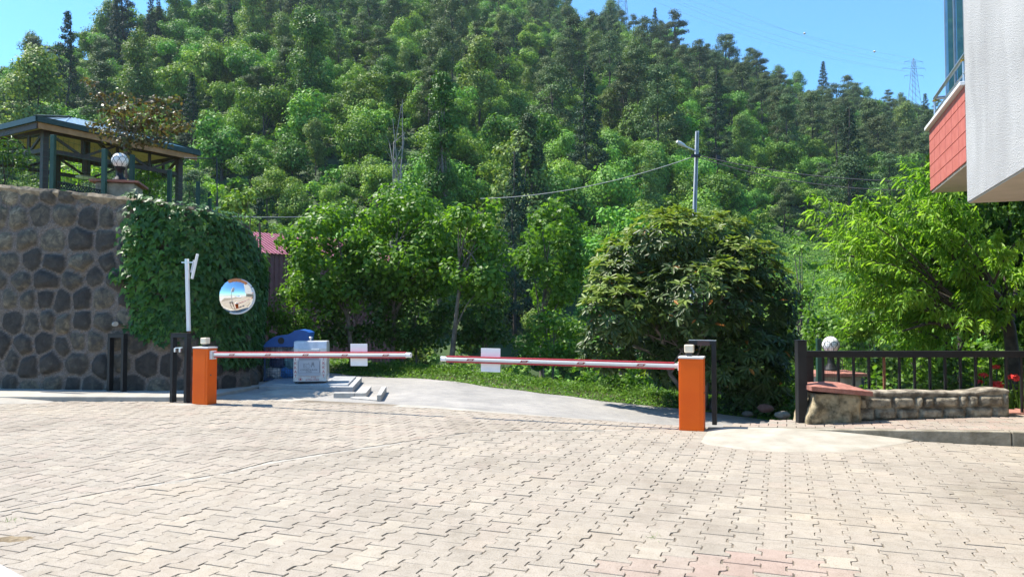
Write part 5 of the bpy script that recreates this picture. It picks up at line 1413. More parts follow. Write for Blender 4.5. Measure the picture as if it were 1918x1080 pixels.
# more distant wooded ridge seen past the right shoulder of the hill
# tea field
fx = np.linspace(1402, 1606, 40); fy = np.linspace(56, 101, 40)
V = []
for yy in fy:
    for px in fx: x = (px-959)/FPX*yy; V.append((x, yy, float(hill_z(x, yy))+.15))
i = (np.arange(39)[:, None]*40 + np.arange(39)[None]).ravel()
M_tea = plain('tea_bush_green', (.035,.08,.015), (.07,.14,.025), 1.5, .9, bump=.8, bscale=6)
tag(link('field', mesh_np('field', V, np.stack([i, i+1, i+41, i+40], 1).ravel(), np.arange(len(i))*4, M_tea, smooth=True)), 'bright green planted field on the lower hillside', 'field', kind='structure')
n = 26000; px = rg.uniform(1403, 1604, n); yy = rg.uniform(56.5, 100, n); x = (px-959)/FPX*yy
P = np.stack([x, yy, hill_z(x, yy)+.15+rg.uniform(0, .35, n)+.22*np.sin(yy*3.0+.15*x)], 1); N = rg.normal(size=(n, 3))*.6+np.array([0, -.2, 1.0])
tag(link('field_crop', leaf_mesh('field_crop', P, N, rg.uniform(.16, .34, n), 'quad', L_meadow, rg, .1)), 'low leafy crop covering the bright field', 'crop', kind='stuff')

# ------------------------------------------------------------------ single trees on the slope one can pick out
def crown_tree(name, label, base, cl, per, leaf, shape, size, trunk_r, top, m_bark=None, up=.5, jit=.5, droop=.35, nb=14, cat='tree', group=None, seed=1, shell=(.5, 1.06), flat=.9, split=.3, tdir=None, wob=.06):
    rg2 = np.random.default_rng(seed); root = tag(empty(name, base), label, cat, group)
    P, N = clumps_fill(rg2, cl, per, up, jit, shell, flat)
    o = link('crown', leaf_mesh('crown', P, N, rg2.uniform(size[0], size[1], len(P)), shape, leaf, rg2, droop), root)
    if trunk_r:
        mb = trunk_mb(rg2, (0, 0, -.3), top, trunk_r, cl, nb, 8, wob, split); mb.build('trunk', m_bark or M_bark, root)
    return root
def hz_at(px, y): x = (px-959)/FPX*y; return Vector((x, y, float(hill_z(x, y))))
b = hz_at(825, 56); H = at(825, 140, 56).z-b.z
rgp = np.random.default_rng(5); cl = envelope(rgp, 80, 1.55, 1.55, H/2, H/2+.2, 'column', (.36, .52))
crown_tree('poplar_tree', 'tall slender poplar standing above the roadside trees', b, cl, 700, L_poplar, 'oval2', (.14, .26), .18, (0, 0, H*.9), seed=5, jit=.6)
b = hz_at(990, 66); H = at(990, 215, 66).z-b.z
rgp = np.random.default_rng(6); cl = []
for k in range(60):
    t = rgp.random(); rad = (2.6*(1-t)**.8+.5)*rgp.uniform(.3, 1); a = rgp.uniform(0, 6.28); cl.append((rad*math.cos(a), rad*math.sin(a), H*(.02+.96*t), rgp.uniform(.45, .85)))
crown_tree('conifer', 'ragged dark conifer half smothered by climbers in the lower slope centre', b, cl, 700, L_conifer, 'quad', (.11, .22), .22, (.1, 0, H), seed=6, droop=.8)
b = hz_at(742, 60); H = at(742, 175, 60).z-b.z
root = tag(empty('dead_tree', b), 'bare grey dead tree with thin upright stems left of the poplar', 'dead tree')
rgp = np.random.default_rng(9); mb = MB()
for k in range(7):
    x0_ = rgp.normal()*.25; pts_ = [Vector((x0_+rgp.normal()*.12*i*.5, rgp.normal()*.2, -.5+(H*rgp.uniform(.75, 1.0)+.5)*i/6)) for i in range(7)]; pts_[0] = Vector((0, 0, -.5)); mb.tube(pts_, [.10*(1-i/8) for i in range(7)], 5)
    for j in range(5):
        s = pts_[2+j % 4]; e = s+Vector((rgp.normal()*.5, rgp.normal()*.5, rgp.uniform(.4, 1.2))); mb.tube([s, e], [.035, .01], 4)
mb.build('trunk', plain('dead_wood', (.22,.2,.18), (.34,.31,.28), 6, .9), root)
b = hz_at(1548, 262); H = at(1548, 108, 262).z-b.z
o = link('spruce_tree', protos['spruce'][0], None, b); o.scale = [H/12.5]*3; tag(o, 'single dark pointed spruce on the skyline of the right ridge', 'spruce')
b = hz_at(288, 172); H = at(288, -5, 172).z-b.z
o = link('spruce_tree', protos['spruce'][1], None, b); o.scale = [H/12.5*.8, H/12.5*.8, H/12.5]; tag(o, 'very tall dark spruce on the left shoulder of the hill', 'spruce')
b = hz_at(1410, 268); H = at(1410, 93, 268).z-b.z
o = link('pine_tree', protos['pine'][1], None, b); o.scale = [H/10.5*1.2]*2+[H/10.5]; tag(o, 'lone round topped pine on the skyline left of the single spruce', 'pine')

# ------------------------------------------------------------------ trees and bushes along the far verge
def ell_clumps(seed, px0, px1, py0, py1, y, n, depth=None, cr=(.16, .28), base_z=None, shape='round'):
    """clump list filling a crown of real size; returns base point and clumps relative to it"""
    rg2 = np.random.default_rng(seed); a = at(px0, (py0+py1)/2, y); b = at(px1, (py0+py1)/2, y); t = at((px0+px1)/2, py0, y).z; bt = at((px0+px1)/2, py1, y).z
    rx = (b.x-a.x)/2; rz = (t-bt)/2; cx = (a.x+b.x)/2; gz = float(ground_z(cx, y)) if base_z is None else base_z
    cl = envelope(rg2, n, rx, depth or rx*.8, rz, (t+bt)/2-gz, shape, cr)
    return Vector((cx, y, gz)), cl
def roadside(name, label, seed, box, y, n, per, leaf, size, trunk_r, trunk_px=None, cr=(.24, .40), depth=None, shape='oval', top_f=.8, cat='tree', group=None, **kw):
    base, cl = ell_clumps(seed, *box, y, n, depth, cr)
    tx = 0
    if trunk_px: tx = (trunk_px-959)/FPX*y-base.x
    zt_ = max(c[2] for c in cl)
    root = tag(empty(name, (base.x+tx, base.y, base.z)), label, cat, group); cl2 = [(c[0]-tx, c[1], c[2], c[3]) for c in cl]
    rg2 = np.random.default_rng(seed+500); P, N = clumps_fill(rg2, cl2, per*3.6, kw.get('up', .6), kw.get('jit', .45), kw.get('shell', (.45, 1.08)), .85)
    link('crown', leaf_mesh('crown', P, N, rg2.uniform(size[0], size[1], len(P)), shape, leaf, rg2, kw.get('droop', .4)), root)
    if trunk_r:
        cx_ = sum(c[0] for c in cl2)/len(cl2)
        trunk_mb(rg2, (0, 0, -.25), (cx_*.5, 0, zt_*top_f), trunk_r, cl2, kw.get('nb', 16), 8, kw.get('wob', .03), kw.get('split', .35)).build('trunk', kw.get('bark', M_bark), root)
    return root
roadside('hazel_tree', 'bushy hazel with slim pale trunk behind the silver bin', 11, (500, 720, 345, 640), 20.0, 44, 190, L_hazel, (.09, .17), .075, 663)
roadside('hazel_tree', 'broad hazel whose top is highest, between the two slim trunks', 12, (615, 895, 325, 620), 20.8, 56, 180, L_hazel, (.09, .17), .08, 735)
roadside('hazel_tree', 'hazel with a leaning slim trunk behind the gap of the booms', 13, (785, 975, 335, 630), 19.6, 40, 190, L_hazel, (.09, .17), .085, 843)
roadside('leafy_tree', 'pointed leafy tree between the hazels and the loquat', 14, (945, 1120, 355, 640), 22.5, 44, 170, L_hazel, (.10, .18), .09, 1010, shape='maple')
roadside('leafy_tree', 'paler leafy tree behind the pole and loquat', 15, (1060, 1260, 370, 600), 30, 40, 110, L_broad, (.14, .24), .10)
roadside('leafy_tree', 'soft green leafy tree between loquat and peach', 16, (1455, 1540, 405, 640), 24, 26, 150, L_broad, (.10, .18), .09)
roadside('leafy_tree', 'dark tree behind the ivy and left of the shed', 17, (380, 520, 330, 560), 40, 34, 80, L_broad, (.18, .30), .14)
roadside('leafy_bush', 'loose green bush left of the peach and above the globe lamp', 29, (1480, 1640, 565, 690), 18.5, 34, 220, L_hazel, (.08, .14), .04, cat='bush')
roadside('leafy_bush', 'light green bush between ivy wall and blue cage', 21, (470, 640, 480, 690), 19.4, 34, 230, L_hazel, (.07, .13), .04, group=None, cat='bush')
roadside('leafy_bush', 'dark bush in shade behind the silver bin', 22, (560, 770, 460, 700), 20.5, 34, 190, L_dark, (.08, .15), .04, cat='bush')
roadside('leafy_bush', 'dark bush in shade behind the gap between the booms', 23, (690, 870, 470, 700), 21.2, 36, 180, L_dark, (.08, .15), .04, cat='bush')
roadside('leafy_bush', 'dark green bush behind the tip of the right boom', 24, (830, 990, 470, 700), 20.6, 38, 180, L_dark, (.08, .15), .04, cat='bush')
roadside('leafy_bush', 'green bush behind the middle of the right boom', 25, (950, 1120, 560, 720), 19.6, 34, 200, L_hazel, (.08, .14), .04, cat='bush')
roadside('leafy_bush', 'bright low bush left of the loquat stems', 26, (1060, 1240, 640, 745), 17.6, 26, 300, L_hazel, (.06, .11), .03, cat='bush')
roadside('leafy_bush', 'light bush seen through the gap right of the loquat', 27, (1380, 1530, 650, 770), 17.0, 28, 300, L_hazel, (.06, .11), .03, cat='bush')
roadside('leafy_bush', 'dark low bush at the foot of the loquat', 28, (1330, 1500, 700, 800), 15.6, 24, 300, L_dark, (.06, .10), .03, cat='bush')
# terrace plants
def on_terrace(name, label, seed, box, y, n, per, leaf, size, tr, cat='bush', shape='oval', **kw):
    base, cl = ell_clumps(seed, *box, y, n, None, kw.get('cr', (.2, .34)), 3.55)
    root = tag(empty(name, base), label, cat); rg2 = np.random.default_rng(seed+500)
    P, N = clumps_fill(rg2, cl, per*3, .6, .5, (.45, 1.08), .85); link('crown', leaf_mesh('crown', P, N, rg2.uniform(*size, len(P)), shape, leaf, rg2, kw.get('droop', .4)), root)
    trunk_mb(rg2, (0, 0, -.2), (0, 0, max(c[2] for c in cl)*.8), tr, cl, 10, 6, .05, .2).build('trunk', M_barkd, root); return root
on_terrace('leafy_bush', 'dense dark shrub left of the gazebo above the wall', 31, (-60, 72, 246, 345), 15.4, 24, 420, L_dark, (.09, .15), .03, shape='lance')
on_terrace('leafy_bush', 'bright yellow green shrub seen under the gazebo roof', 32, (95, 205, 292, 352), 22.5, 26, 240, L_peach, (.10, .18), .03, shape='long', droop=.9)
on_terrace('leafy_bush', 'bright shrub right of the gazebo lamp pillar', 33, (238, 325, 305, 385), 20.5, 26, 260, L_peach, (.10, .18), .03, shape='long', droop=.9)
on_terrace('leafy_bush', 'bluish green bush beyond the gazebo', 34, (30, 330, 262, 350), 27.5, 40, 110, L_broad2, (.14, .22), .04)
on_terrace('leafy_bush', 'small yellowish bush by the bent pipe above the ivy', 35, (385, 430, 335, 385), 19.5, 12, 330, L_peach, (.08, .13), .02)
# red leaved young tree by the gazebo lamp
b = Vector(((236-959)/FPX*16.0, 16.0, 3.5)); rgp = np.random.default_rng(41); cl = []
for (px, py, r) in ((172, 158, .16), (190, 180, .24), (205, 205, .30), (228, 180, .24), (240, 205, .30), (215, 232, .34), (250, 240, .36), (290, 205, .30), (300, 190, .24), (320, 215, .30), (275, 225, .34), (305, 245, .34), (335, 240, .26), (350, 235, .20),
                    (235, 262, .32), (200, 250, .26), (180, 235, .22), (270, 262, .32), (300, 265, .28), (225, 210, .26), (262, 190, .2), (330, 185, .16), (160, 150, .12)):
    q = at(px, py, 16.0+rgp.normal()*.35)-b; cl.append((q.x, q.y, q.z, r*.9))
root = tag(empty('copper_tree', b), 'young copper leaved tree rising beside the gazebo lamp', 'tree')
P, N = clumps_fill(rgp, cl, 1500, .6, .5, (.2, 1.15), .6); link('crown', leaf_mesh('crown', P, N, rgp.uniform(.06, .11, len(P)), 'oval', L_maple, rgp, .4), root)
mb = trunk_mb(rgp, (0, 0, 0), tuple(at(232, 200, 16)-b), .04, cl, 18, 7, .02, .45); q = at(168, 152, 16)-b; s0 = at(238, 250, 16)-b
mb.tube([s0, s0.lerp(q, .5)+Vector((.05, 0, -.1)), q], [.022, .016, .006], 5); mb.build('trunk', M_bark, root)

# ------------------------------------------------------------------ ivy over the rounded wall corner
IVY = [(246, 352), (268, 372), (330, 386), (395, 392), (438, 405), (470, 440), (486, 482), (494, 560), (492, 640), (484, 690), (462, 676), (440, 690), (410, 676), (380, 668), (352, 640), (330, 628), (312, 645), (290, 628), (262, 630), (246, 600), (262, 575), (236, 552), (250, 530), (208, 512), (240, 492), (232, 440), (246, 400)]
rgi = np.random.default_rng(61); n0 = 150000
S_ = rgi.uniform(6.8, WL-1.2, n0); Zv = rgi.uniform(.5, 4.1, n0); tx_, ty_, inx, iny, _ = path_eval(S_, WPATH)
h_ = np.clip((Zv-1.2)/2.4, 0, 1); bul = (.09+.24*np.sin(np.clip(h_*1.15, 0, 1)*PI/2)**1.2*(.75+.5*snoise(S_, Zv, 2.2, 63)))
lay = rgi.random(n0)**.35; off = np.maximum(.04, bul*lay)
zt_w = wall_top(S_); keepz = Zv < zt_w+.22
over = Zv > zt_w-.05
PX_ = np.stack([tx_+inx*(off+.08*(1-Zv/zt_w).clip(0)), ty_+iny*(off+.08*(1-Zv/zt_w).clip(0)), Zv], 1)
ppx, ppy = proj(PX_[:, 0], PX_[:, 1], PX_[:, 2]); jx = rgi.normal(size=n0)*9; jy = rgi.normal(size=n0)*7
face = (inx*(-PX_[:, 0])+iny*(-PX_[:, 1])) > -2.5
msk = keepz & face & np.array([in_poly(a, b, IVY) for a, b in zip(ppx+jx, ppy+jy)])
ii = np.where(msk)[0][:11500]
P = PX_[ii]; N = np.stack([inx[ii], iny[ii], np.full(len(ii), .55)], 1)+rgi.normal(size=(len(ii), 3))*.35
sel = over[ii]; N[sel, 2] += 1.2
td = np.stack([rgi.normal(size=len(ii))*.45, rgi.normal(size=len(ii))*.2, -np.ones(len(ii))], 1)
young = (ppx[ii] < 300+rgi.normal(size=len(ii))*28) & (lay[ii] > .75) & (rgi.random(len(ii)) < .75) & (ppy[ii] > 420+rgi.normal(size=len(ii))*30)
young |= rgi.random(len(ii)) < .035
root = tag(empty('ivy', (-6.2, 14.5, 0)), 'thick dark ivy hanging over the rounded corner of the stone wall', 'ivy')
sz = rgi.uniform(.09, .16, len(ii))
for nm, mk, mt in (('leaves', ~young, L_ivy), ('young_leaves', young, L_ivyn)):
    o = link(nm, leaf_mesh(nm, P[mk], N[mk], sz[mk], 'ivy', mt, rgi, 0, tdir=td[mk]), root); o.matrix_parent_inverse = root.matrix_basis.inverted()
mb = MB()
for k in range(26):
    s = rgi.uniform(7.0, WL-2); pl = []
    for j in range(8):
        z = .45+3.2*j/7; a, b, c, d, _ = path_eval(np.array([s+.12*math.sin(j*1.3+k)]), WPATH); o_ = .06+.08*(1-z/3.8); pl.append((a[0]+c[0]*o_, b[0]+d[0]*o_, z))
    q = proj(*pl[4])
    if q[0] > 265: mb.tube(pl, .012, 4)
child(mb, 'stems', M_barkd, root)

# ------------------------------------------------------------------ loquat: rosettes of long leaves
by = 15.9; bx = (1312-959)/FPX*by; base = Vector((bx, by, float(ground_z(bx, by)))); rgl = np.random.default_rng(71)
root = tag(empty('loquat_tree', base), 'wide dark loquat tree with yellow green top behind the right barrier', 'tree')
LQ = [(1085, 1190, 600, 690), (1090, 1230, 520, 640), (1110, 1250, 440, 560), (1180, 1330, 392, 500), (1130, 1300, 430, 560), (1280, 1410, 398, 500), (1340, 1460, 440, 560), (1380, 1492, 490, 620), (1400, 1490, 580, 690), (1200, 1420, 480, 640), (1180, 1350, 580, 720), (1300, 1470, 600, 730), (1240, 1400, 560, 700), (1100, 1220, 480, 580), (1340, 1480, 660, 760)]
tips = []; tn = []
for (a, b, c, d) in LQ:
    dep = by + rgl.uniform(-1.0, .6); q0 = at(a, d, dep); q1 = at(b, c, dep); ctr = (q0+q1)/2; rx = (q1.x-q0.x)/2; rz = (q1.z-q0.z)/2; ry = max(.5, rx*.85)
    nt2 = int(62*(rx*rz+rx*ry)*2.0)
    dd = sphere_dirs(nt2, rgl); dd[:, 1] = np.where((dd[:, 1] > 0) & (rgl.random(nt2) < .55), -dd[:, 1], dd[:, 1]); q = rgl.uniform(.72, 1.04, (nt2, 1))
    tips.append(np.array(ctr)+dd*q*np.array([rx, ry, rz])); tn.append(dd+np.array([0, 0, .55]))
tips = np.concatenate(tips); tn = np.concatenate(tn)+rgl.normal(size=(len(tips), 3))*.25; tn /= np.linalg.norm(tn, axis=1, keepdims=True)
# highest tips above each spot carry this year's leaves, sunlight painted into their colour
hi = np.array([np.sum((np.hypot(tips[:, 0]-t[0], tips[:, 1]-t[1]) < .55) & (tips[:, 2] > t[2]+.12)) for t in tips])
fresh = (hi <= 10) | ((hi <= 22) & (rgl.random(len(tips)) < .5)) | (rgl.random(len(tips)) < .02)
nl = 10; P = []; T = []; N = []; F_ = []
for t, n_, fr_ in zip(tips, tn, fresh):
    u_ = np.cross(n_, [0.3, .2, 1.0] if abs(n_[2]) < .9 else [1, 0, 0]); u_ /= np.linalg.norm(u_); v_ = np.cross(n_, u_)
    for k in range(nl):
        a = 2.4*k+rgl.uniform(-.3, .3); cone = (.55 if fr_ else 1.15)+.10*k/2+rgl.normal()*.12
        d_ = n_*math.cos(cone)+(u_*math.cos(a)+v_*math.sin(a))*math.sin(cone)
        if not fr_: d_ = d_+np.array([0, 0, -.28])
        P.append(t+d_*.02); T.append(d_); N.append(n_*1.0+np.array([0, 0, .35])-d_*np.dot(d_, n_)*.5+rgl.normal(size=3)*.15); F_.append(fr_)
P, T, N, F_ = np.array(P), np.array(T), np.array(N), np.array(F_); old = (~F_) & (rgl.random(len(F_)) < .006)
szl = rgl.uniform(.13, .22, len(P))
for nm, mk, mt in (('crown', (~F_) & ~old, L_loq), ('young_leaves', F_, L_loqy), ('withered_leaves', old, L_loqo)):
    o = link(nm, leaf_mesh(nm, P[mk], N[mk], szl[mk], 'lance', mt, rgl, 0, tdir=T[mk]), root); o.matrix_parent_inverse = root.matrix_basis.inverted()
mb = MB(); rel = tips-np.array(base); M_loqb = plain('loquat_bark', (.10,.08,.065), (.22,.18,.15), 8, .9, bump=.4)
for k in range(9):
    a = rgl.uniform(0, 6.28); f = Vector((math.cos(a)*.18+rgl.normal()*.1, math.sin(a)*.15, -.3)); e = Vector(rel[int(rgl.integers(len(rel)))]); e.z = max(e.z, 1.8); e = e*.8
    m1 = f.lerp(e, .3)+Vector((rgl.normal()*.2, rgl.normal()*.15, .35)); m2 = f.lerp(e, .65)+Vector((rgl.normal()*.15, rgl.normal()*.1, .2))
    mb.tube([f, m1, m2, e], [.065, .05, .035, .012], 7)
    for j in range(5):
        e2 = Vector(rel[int(rgl.integers(len(rel)))]); s = m1.lerp(m2, rgl.random()); mb.tube([s, s.lerp(e2, .5)+Vector((0, 0, .1)), e2], [.024, .016, .006], 5)
mb.build('trunk', M_loqb, root)

# ------------------------------------------------------------------ peach tree: sprays of long drooping leaves
py_ = 12.6; q = at(1905, 600, py_); base = Vector((q.x, py_, -.9)); rgq = np.random.default_rng(81)
root = tag(empty('peach_tree', base), 'bright green peach tree with drooping narrow leaves beside the building', 'tree')
anchor = at(1890, 610, py_)
ENDS = [(1536, 385), (1560, 400), (1580, 430), (1620, 395), (1640, 440), (1690, 385), (1715, 345), (1730, 330), (1745, 375), (1760, 410), (1832, 452), (1870, 510), (1900, 520), (1916, 560), (1560, 480), (1590, 520), (1600, 560), (1650, 520), (1700, 480), (1740, 500), (1780, 520), (1830, 560), (1620, 600), (1680, 600), (1730, 600), (1780, 610), (1640, 480), (1670, 430), (1700, 420), (1850, 600), (1745, 460), (1580, 450), (1790, 500), (1720, 550), (1560, 560), (1660, 640), (1840, 500), (1890, 470), (1730, 430), (1690, 520), (1750, 560), (1615, 545)]
P = []; T = []; N = []; twigs = MB(); relb = base
for (ex, ey) in ENDS:
    e = at(ex, ey, py_+rgq.uniform(-1.1, 1.0)); s = anchor.lerp(e, rgq.uniform(.3, .55)); s.z = min(s.z, e.z-.15)
    for tw in range(7):
        e2 = e+Vector((rgq.normal()*.22, rgq.normal()*.3, rgq.normal()*.18)); m = s.lerp(e2, .55)+Vector((0, 0, .18)); pl = [s, s.lerp(m, .5)+Vector((0, 0, .05)), m, m.lerp(e2, .5)+Vector((0, 0, .06)), e2]
        if tw < 2: twigs.tube([p-relb for p in pl], [.022, .016, .012, .008, .004], 5, False)
        for k in range(58):
            t = (.22+.78*rgq.random())*4; i0 = min(3, int(t)); p = pl[i0].lerp(pl[i0+1], t-i0)+Vector(rgq.normal(size=3)*.035)
            d_ = (pl[i0+1]-pl[i0]).normalized(); sd_ = rgq.normal(size=3); dv_ = np.array(d_)*.5+sd_*.6+np.array([0, 0, -.75])
            P.append(p); T.append(dv_); N.append(np.array([sd_[0]*.6, sd_[1]*.6-.2, 1.0])+rgq.normal(size=3)*.3)
P, T, N = np.array(P), np.array(T), np.array(N)
o = link('crown', leaf_mesh('crown', P, N, rgq.uniform(.10, .18, len(P)), 'long', L_peach, rgq, 0, tdir=T), root); o.matrix_parent_inverse = root.matrix_basis.inverted()
tr = [base, base.lerp(anchor, .5)+Vector((.04, 0, 0)), anchor, at(1868, 555, py_), at(1800, 500, py_-.2)]
twigs.tube([p-relb for p in tr], [.13, .11, .10, .07, .04], 10)
for (ex, ey) in ((1700, 540), (1640, 500), (1740, 440), (1560, 470), (1760, 560), (1830, 500), (1910, 520), (1690, 620)):
    e = at(ex, ey, py_+rgq.normal()*.4); s = anchor; twigs.tube([p-relb for p in (s, s.lerp(e, .4)+Vector((0, 0, .05)), s.lerp(e, .75)+Vector((0, 0, .12)), e)], [.065, .045, .03, .012], 6)
twigs.build('trunk', M_barkd, root)

# ------------------------------------------------------------------ thuja behind the building corner
root0 = None
for k, (pxc, w_, pt_, yb, lab) in enumerate(((1800, 140, 330, 15.6, 'dark green cypress left of the stucco corner behind the peach tree'), (1895, 150, 345, 15.0, 'dark green cypress under the overhanging stucco corner'), (1990, 150, 330, 15.8, 'dark green cypress at the right edge under the building'))):
    rgt = np.random.default_rng(91+k); cx = (pxc-959)/FPX*yb; b = Vector((cx, yb, -1.2)); zt_ = at(pxc, pt_, yb).z+.5-b.z; rx = w_/2/FPX*yb*1.25
    root = tag(empty('cypress', b), lab, 'cypress')
    P = []; T = []; N = []
    for j in range(210):
        h = rgt.uniform(.03, 1); a = rgt.uniform(0, 6.28); rad = rx*(1-h**2.2)**.5*rgt.uniform(.55, 1.0); c = np.array([rad*math.cos(a), rad*math.sin(a), h*zt_])
        ax_ = np.array([math.cos(a)*.55, math.sin(a)*.55, 1.0])+rgt.normal(size=3)*.15; ax_ /= np.linalg.norm(ax_); Ls = rgt.uniform(.35, .6)
        for m in range(70):
            t = rgt.random(); w2 = .16*math.sin(PI*min(1, .12+t*.95))**.8; r_ = rgt.normal(size=3); r_ -= ax_*np.dot(r_, ax_); r_ /= np.linalg.norm(r_)
            P.append(c+ax_*Ls*t+r_*w2*rgt.uniform(.5, 1)); T.append(ax_+r_*.7); N.append(r_+np.array([0, 0, .2])+rgt.normal(size=3)*.3)
    P, T, N = np.array(P), np.array(T), np.array(N)
    link('crown', leaf_mesh('crown', P, N, rgt.uniform(.08, .15, len(P)), 'oval2', L_thuja, rgt, 0, tdir=T), root)
    mb = MB(); mb.tube([(0, 0, -.3), (0, 0, zt_*.85)], [.12, .03], 8); mb.build('trunk', M_barkd, root)

# ------------------------------------------------------------------ garden behind the railing
GS = [(1530, 1620, 600, 740, 14.2, L_hazel), (1590, 1700, 620, 760, 13.6, L_dark), (1660, 1770, 600, 750, 14.4, L_hazel), (1730, 1830, 640, 770, 12.6, L_dark), (1780, 1890, 610, 760, 13.8, L_hazel), (1860, 1960, 620, 770, 13.4, L_dark), (1600, 1680, 680, 770, 11.9, L_hazel), (1690, 1790, 700, 780, 11.7, L_dark), (1490, 1570, 560, 720, 16.5, L_hazel), (1560, 1700, 520, 660, 17.5, L_broad), (1680, 1840, 520, 660, 17.8, L_broad), (1850, 1990, 500, 680, 17.2, L_dark), (1520, 1590, 690, 780, 13.2, L_dark)]
for k, (a, b, c, d, yy, lf) in enumerate(GS):
    base, cl = ell_clumps(200+k, a, b, c, d, yy, 22, None, (.24, .42), -.9)
    rg2 = np.random.default_rng(300+k); sh = ('oval', 'maple', 'oval')[k % 3]
    root = tag(empty('garden_shrub', base), 'leafy green garden shrub behind the black railing', 'shrub', 'garden shrubs behind the railing')
    P, N = clumps_fill(rg2, cl, 1000, .6, .5, (.4, 1.1), .9); link('foliage', leaf_mesh('foliage', P, N, rg2.uniform(.07, .13, len(P)), sh, lf, rg2, .4), root)
    trunk_mb(rg2, (0, 0, -.3), (0, 0, max(c_[2] for c_ in cl)*.8), .025, cl, 8, 5, .06, .15).build('stem', M_bark, root)
M_flow = plain('red_petal', (.55,.012,.010), (.62,.03,.02), 8, .6)
for k, (px, py, yy, rr_, where) in enumerate(((1900, 709, 11.3, .07, 'rightmost beside the sword shaped leaves'), (1867, 722, 11.4, .075, 'low between two balusters'), (1842, 703, 12.0, .05, 'just left of a baluster'), (1866, 688, 12.0, .05, 'high under the top rail'), (1835, 716, 12.2, .045, 'faint and lowest of all'))):
    rg2 = np.random.default_rng(400+k); c = at(px, py, yy); b = Vector((c.x, c.y, -.6)); root = tag(empty('red_flower', b), 'red geranium bloom, '+where, 'flower')
    d = sphere_dirs(60, rg2); d[:, 2] = abs(d[:, 2]); P = d*rr_*np.array([1.1, 1.1, .75])+np.array([0, 0, c.z-b.z])
    link('bloom', leaf_mesh('bloom', P, d+rg2.normal(size=d.shape)*.3, rr_*.75, 'oval', M_flow, rg2, 0), root)
    mb = MB(); mb.tube([(0, 0, 0), (.02, 0, (c.z-b.z)*.6), (0, 0, c.z-b.z)], .008, 5); mb.build('stem', M_fgreen, root)
    P = rg2.normal(size=(40, 3))*.12+np.array([0, 0, (c.z-b.z)*.75]); link('leaves', leaf_mesh('leaves', P, rg2.normal(size=P.shape)*.4+np.array([0, 0, 1]), .09, 'maple', L_hazel, rg2, .2), root)
rg2 = np.random.default_rng(450); c = at(1905, 760, 11.2); root = tag(empty('sword_plant', (c.x, c.y, -.2)), 'clump of upright sword shaped leaves behind the railing at the right edge', 'plant')
P = rg2.normal(size=(40, 3))*np.array([.06, .05, 0]); T = rg2.normal(size=(40, 3))*.22+np.array([0, 0, 1]); link('leaves', leaf_mesh('leaves', P, rg2.normal(size=(40, 3))*.3+np.array([0, -1, 0]), rg2.uniform(.45, .85, 40), 'blade', L_grass, rg2, 0, tdir=T), root)
# stones under the loquat
for k, (px, py, yy, s, c1, where) in enumerate(((1432, 764, 14.4, .12, (.17,.085,.065), 'reddish rough stone'), (1466, 776, 14.0, .11, (.24,.215,.17), 'pale rough stone'), (1400, 774, 14.6, .08, (.12,.11,.09), 'small grey stone'))):
    bmh = bmesh.new(); bmesh.ops.create_icosphere(bmh, subdivisions=3, radius=s)
    for v in bmh.verts: v.co *= 1+.35*mnoise.noise(v.co*5+Vector((k*7, 0, 0))); v.co.z *= .7; v.co.x *= 1.3
    me = bpy.data.meshes.new('stone'); bmh.to_mesh(me); bmh.free(); me.materials.append(plain('stone_%d' % k, tuple(c*.6 for c in c1), c1, 14, .95, bump=.7, bscale=40))
    q = at(px, py, yy); o = link('stone', me, None, q); tag(o, where+' lying under the bushes right of the loquat', 'stone', 'stones under the bushes')

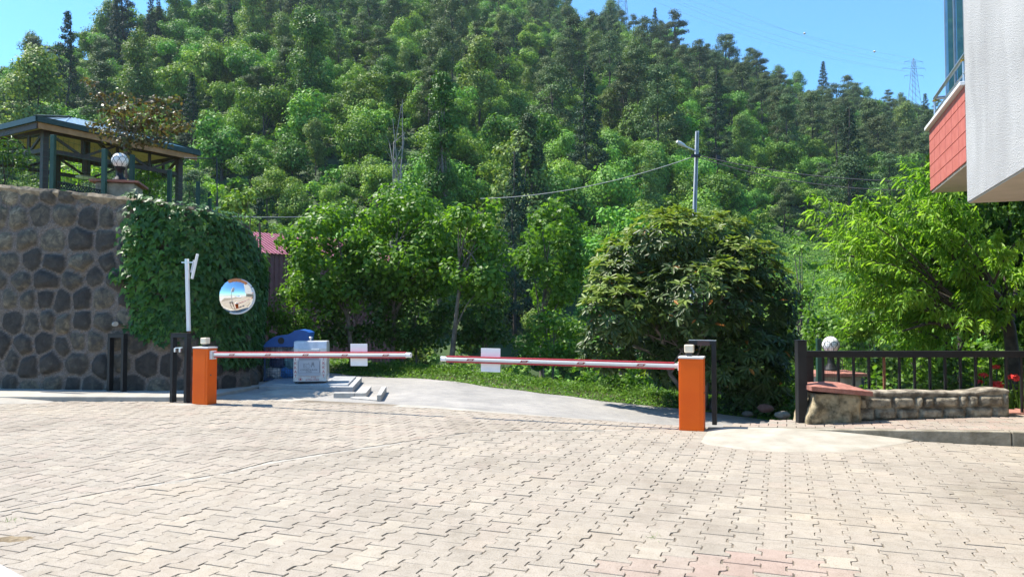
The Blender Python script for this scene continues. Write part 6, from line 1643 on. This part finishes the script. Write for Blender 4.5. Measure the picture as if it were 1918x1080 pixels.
# ------------------------------------------------------------------ grass and weeds on the far verge
rgw = np.random.default_rng(501); n = 26000
X_ = rgw.uniform(-9, 7.5, n); dd = rgw.random(n)**1.25*3.2-.12+.22*np.sin(X_*2.1)+.15*np.sin(X_*6.3); Y_ = lerp_tab(X_, EDGE)+dd
hgt = (.04+.17*sstep(.0, 1.0, dd)*(0.65+.6*snoise(X_, Y_, 2.2, 7)))
P = np.stack([X_, Y_, ground_z(X_, Y_)-.02], 1); T = rgw.normal(size=(n, 3))*.35+np.array([0, 0, 1]); N = rgw.normal(size=(n, 3)); N[:, 2] *= .3
tag(link('grass', leaf_mesh('grass', P, N, np.maximum(.04, hgt*rgw.uniform(.6, 1.2, n)), 'blade', L_grass, rgw, 0, tdir=T)), 'tall grass growing along the far side of the road', 'grass', kind='stuff')
n = 30000; X_ = rgw.uniform(-9, 7.5, n); dd = rgw.random(n)*3.0+.12*np.sin(X_*2.1); Y_ = lerp_tab(X_, EDGE)+dd+.05
hgt = (.03+.32*sstep(.05, 1.6, dd)*(.55+.8*snoise(X_, Y_, 1.7, 9)))
P = np.stack([X_, Y_, ground_z(X_, Y_)+hgt.clip(.02)*rgw.random(n)], 1); N = rgw.normal(size=(n, 3))*.5+np.array([0, -.2, 1])
tag(link('weeds', leaf_mesh('weeds', P, N, rgw.uniform(.035, .085, n), 'oval2', L_hazel, rgw, .2)), 'low leafy weeds between the verge grass and the bushes', 'weeds', kind='stuff')
# small tufts in joints
rgw = np.random.default_rng(503); P = []; T = []
for (px, py, k) in ((1735, 770, 30), (1620, 781, 14), (1865, 783, 26), (1230, 1008, 10), (15, 975, 14)):
    q = on(px, py, .15 if py < 790 else .02)
    for j in range(k): P.append((q.x+rgw.normal()*.04, q.y+rgw.normal()*.03, q.z)); T.append((rgw.normal()*.6, rgw.normal()*.6, 1))
P, T = np.array(P), np.array(T)
tag(link('joint_weeds', leaf_mesh('joint_weeds', P, rgw.normal(size=P.shape), rgw.uniform(.02, .05, len(P)), 'blade', L_grass, rgw, 0, tdir=T)), 'tiny weeds sprouting in paving joints', 'weeds', kind='stuff')

# ================================================================== HAZE
hz_m = bpy.data.materials.new('haze'); hz_m.use_nodes = True
hn = hz_m.node_tree; hn.nodes.remove(hn.nodes['Principled BSDF']); pv = hn.nodes.new('ShaderNodeVolumePrincipled')
pv.inputs['Color'].default_value = (.72, .84, 1.0, 1); pv.inputs['Density'].default_value = .00016; pv.inputs['Anisotropy'].default_value = .1
hn.links.new(pv.outputs[0], hn.nodes['Material Output'].inputs['Volume'])
mb = MB(); mb.box(-620, 620, -75, 480, -70, 260)
tag(mb.build('haze', hz_m), 'thin bluish summer haze in front of the hill', 'haze', kind='stuff')
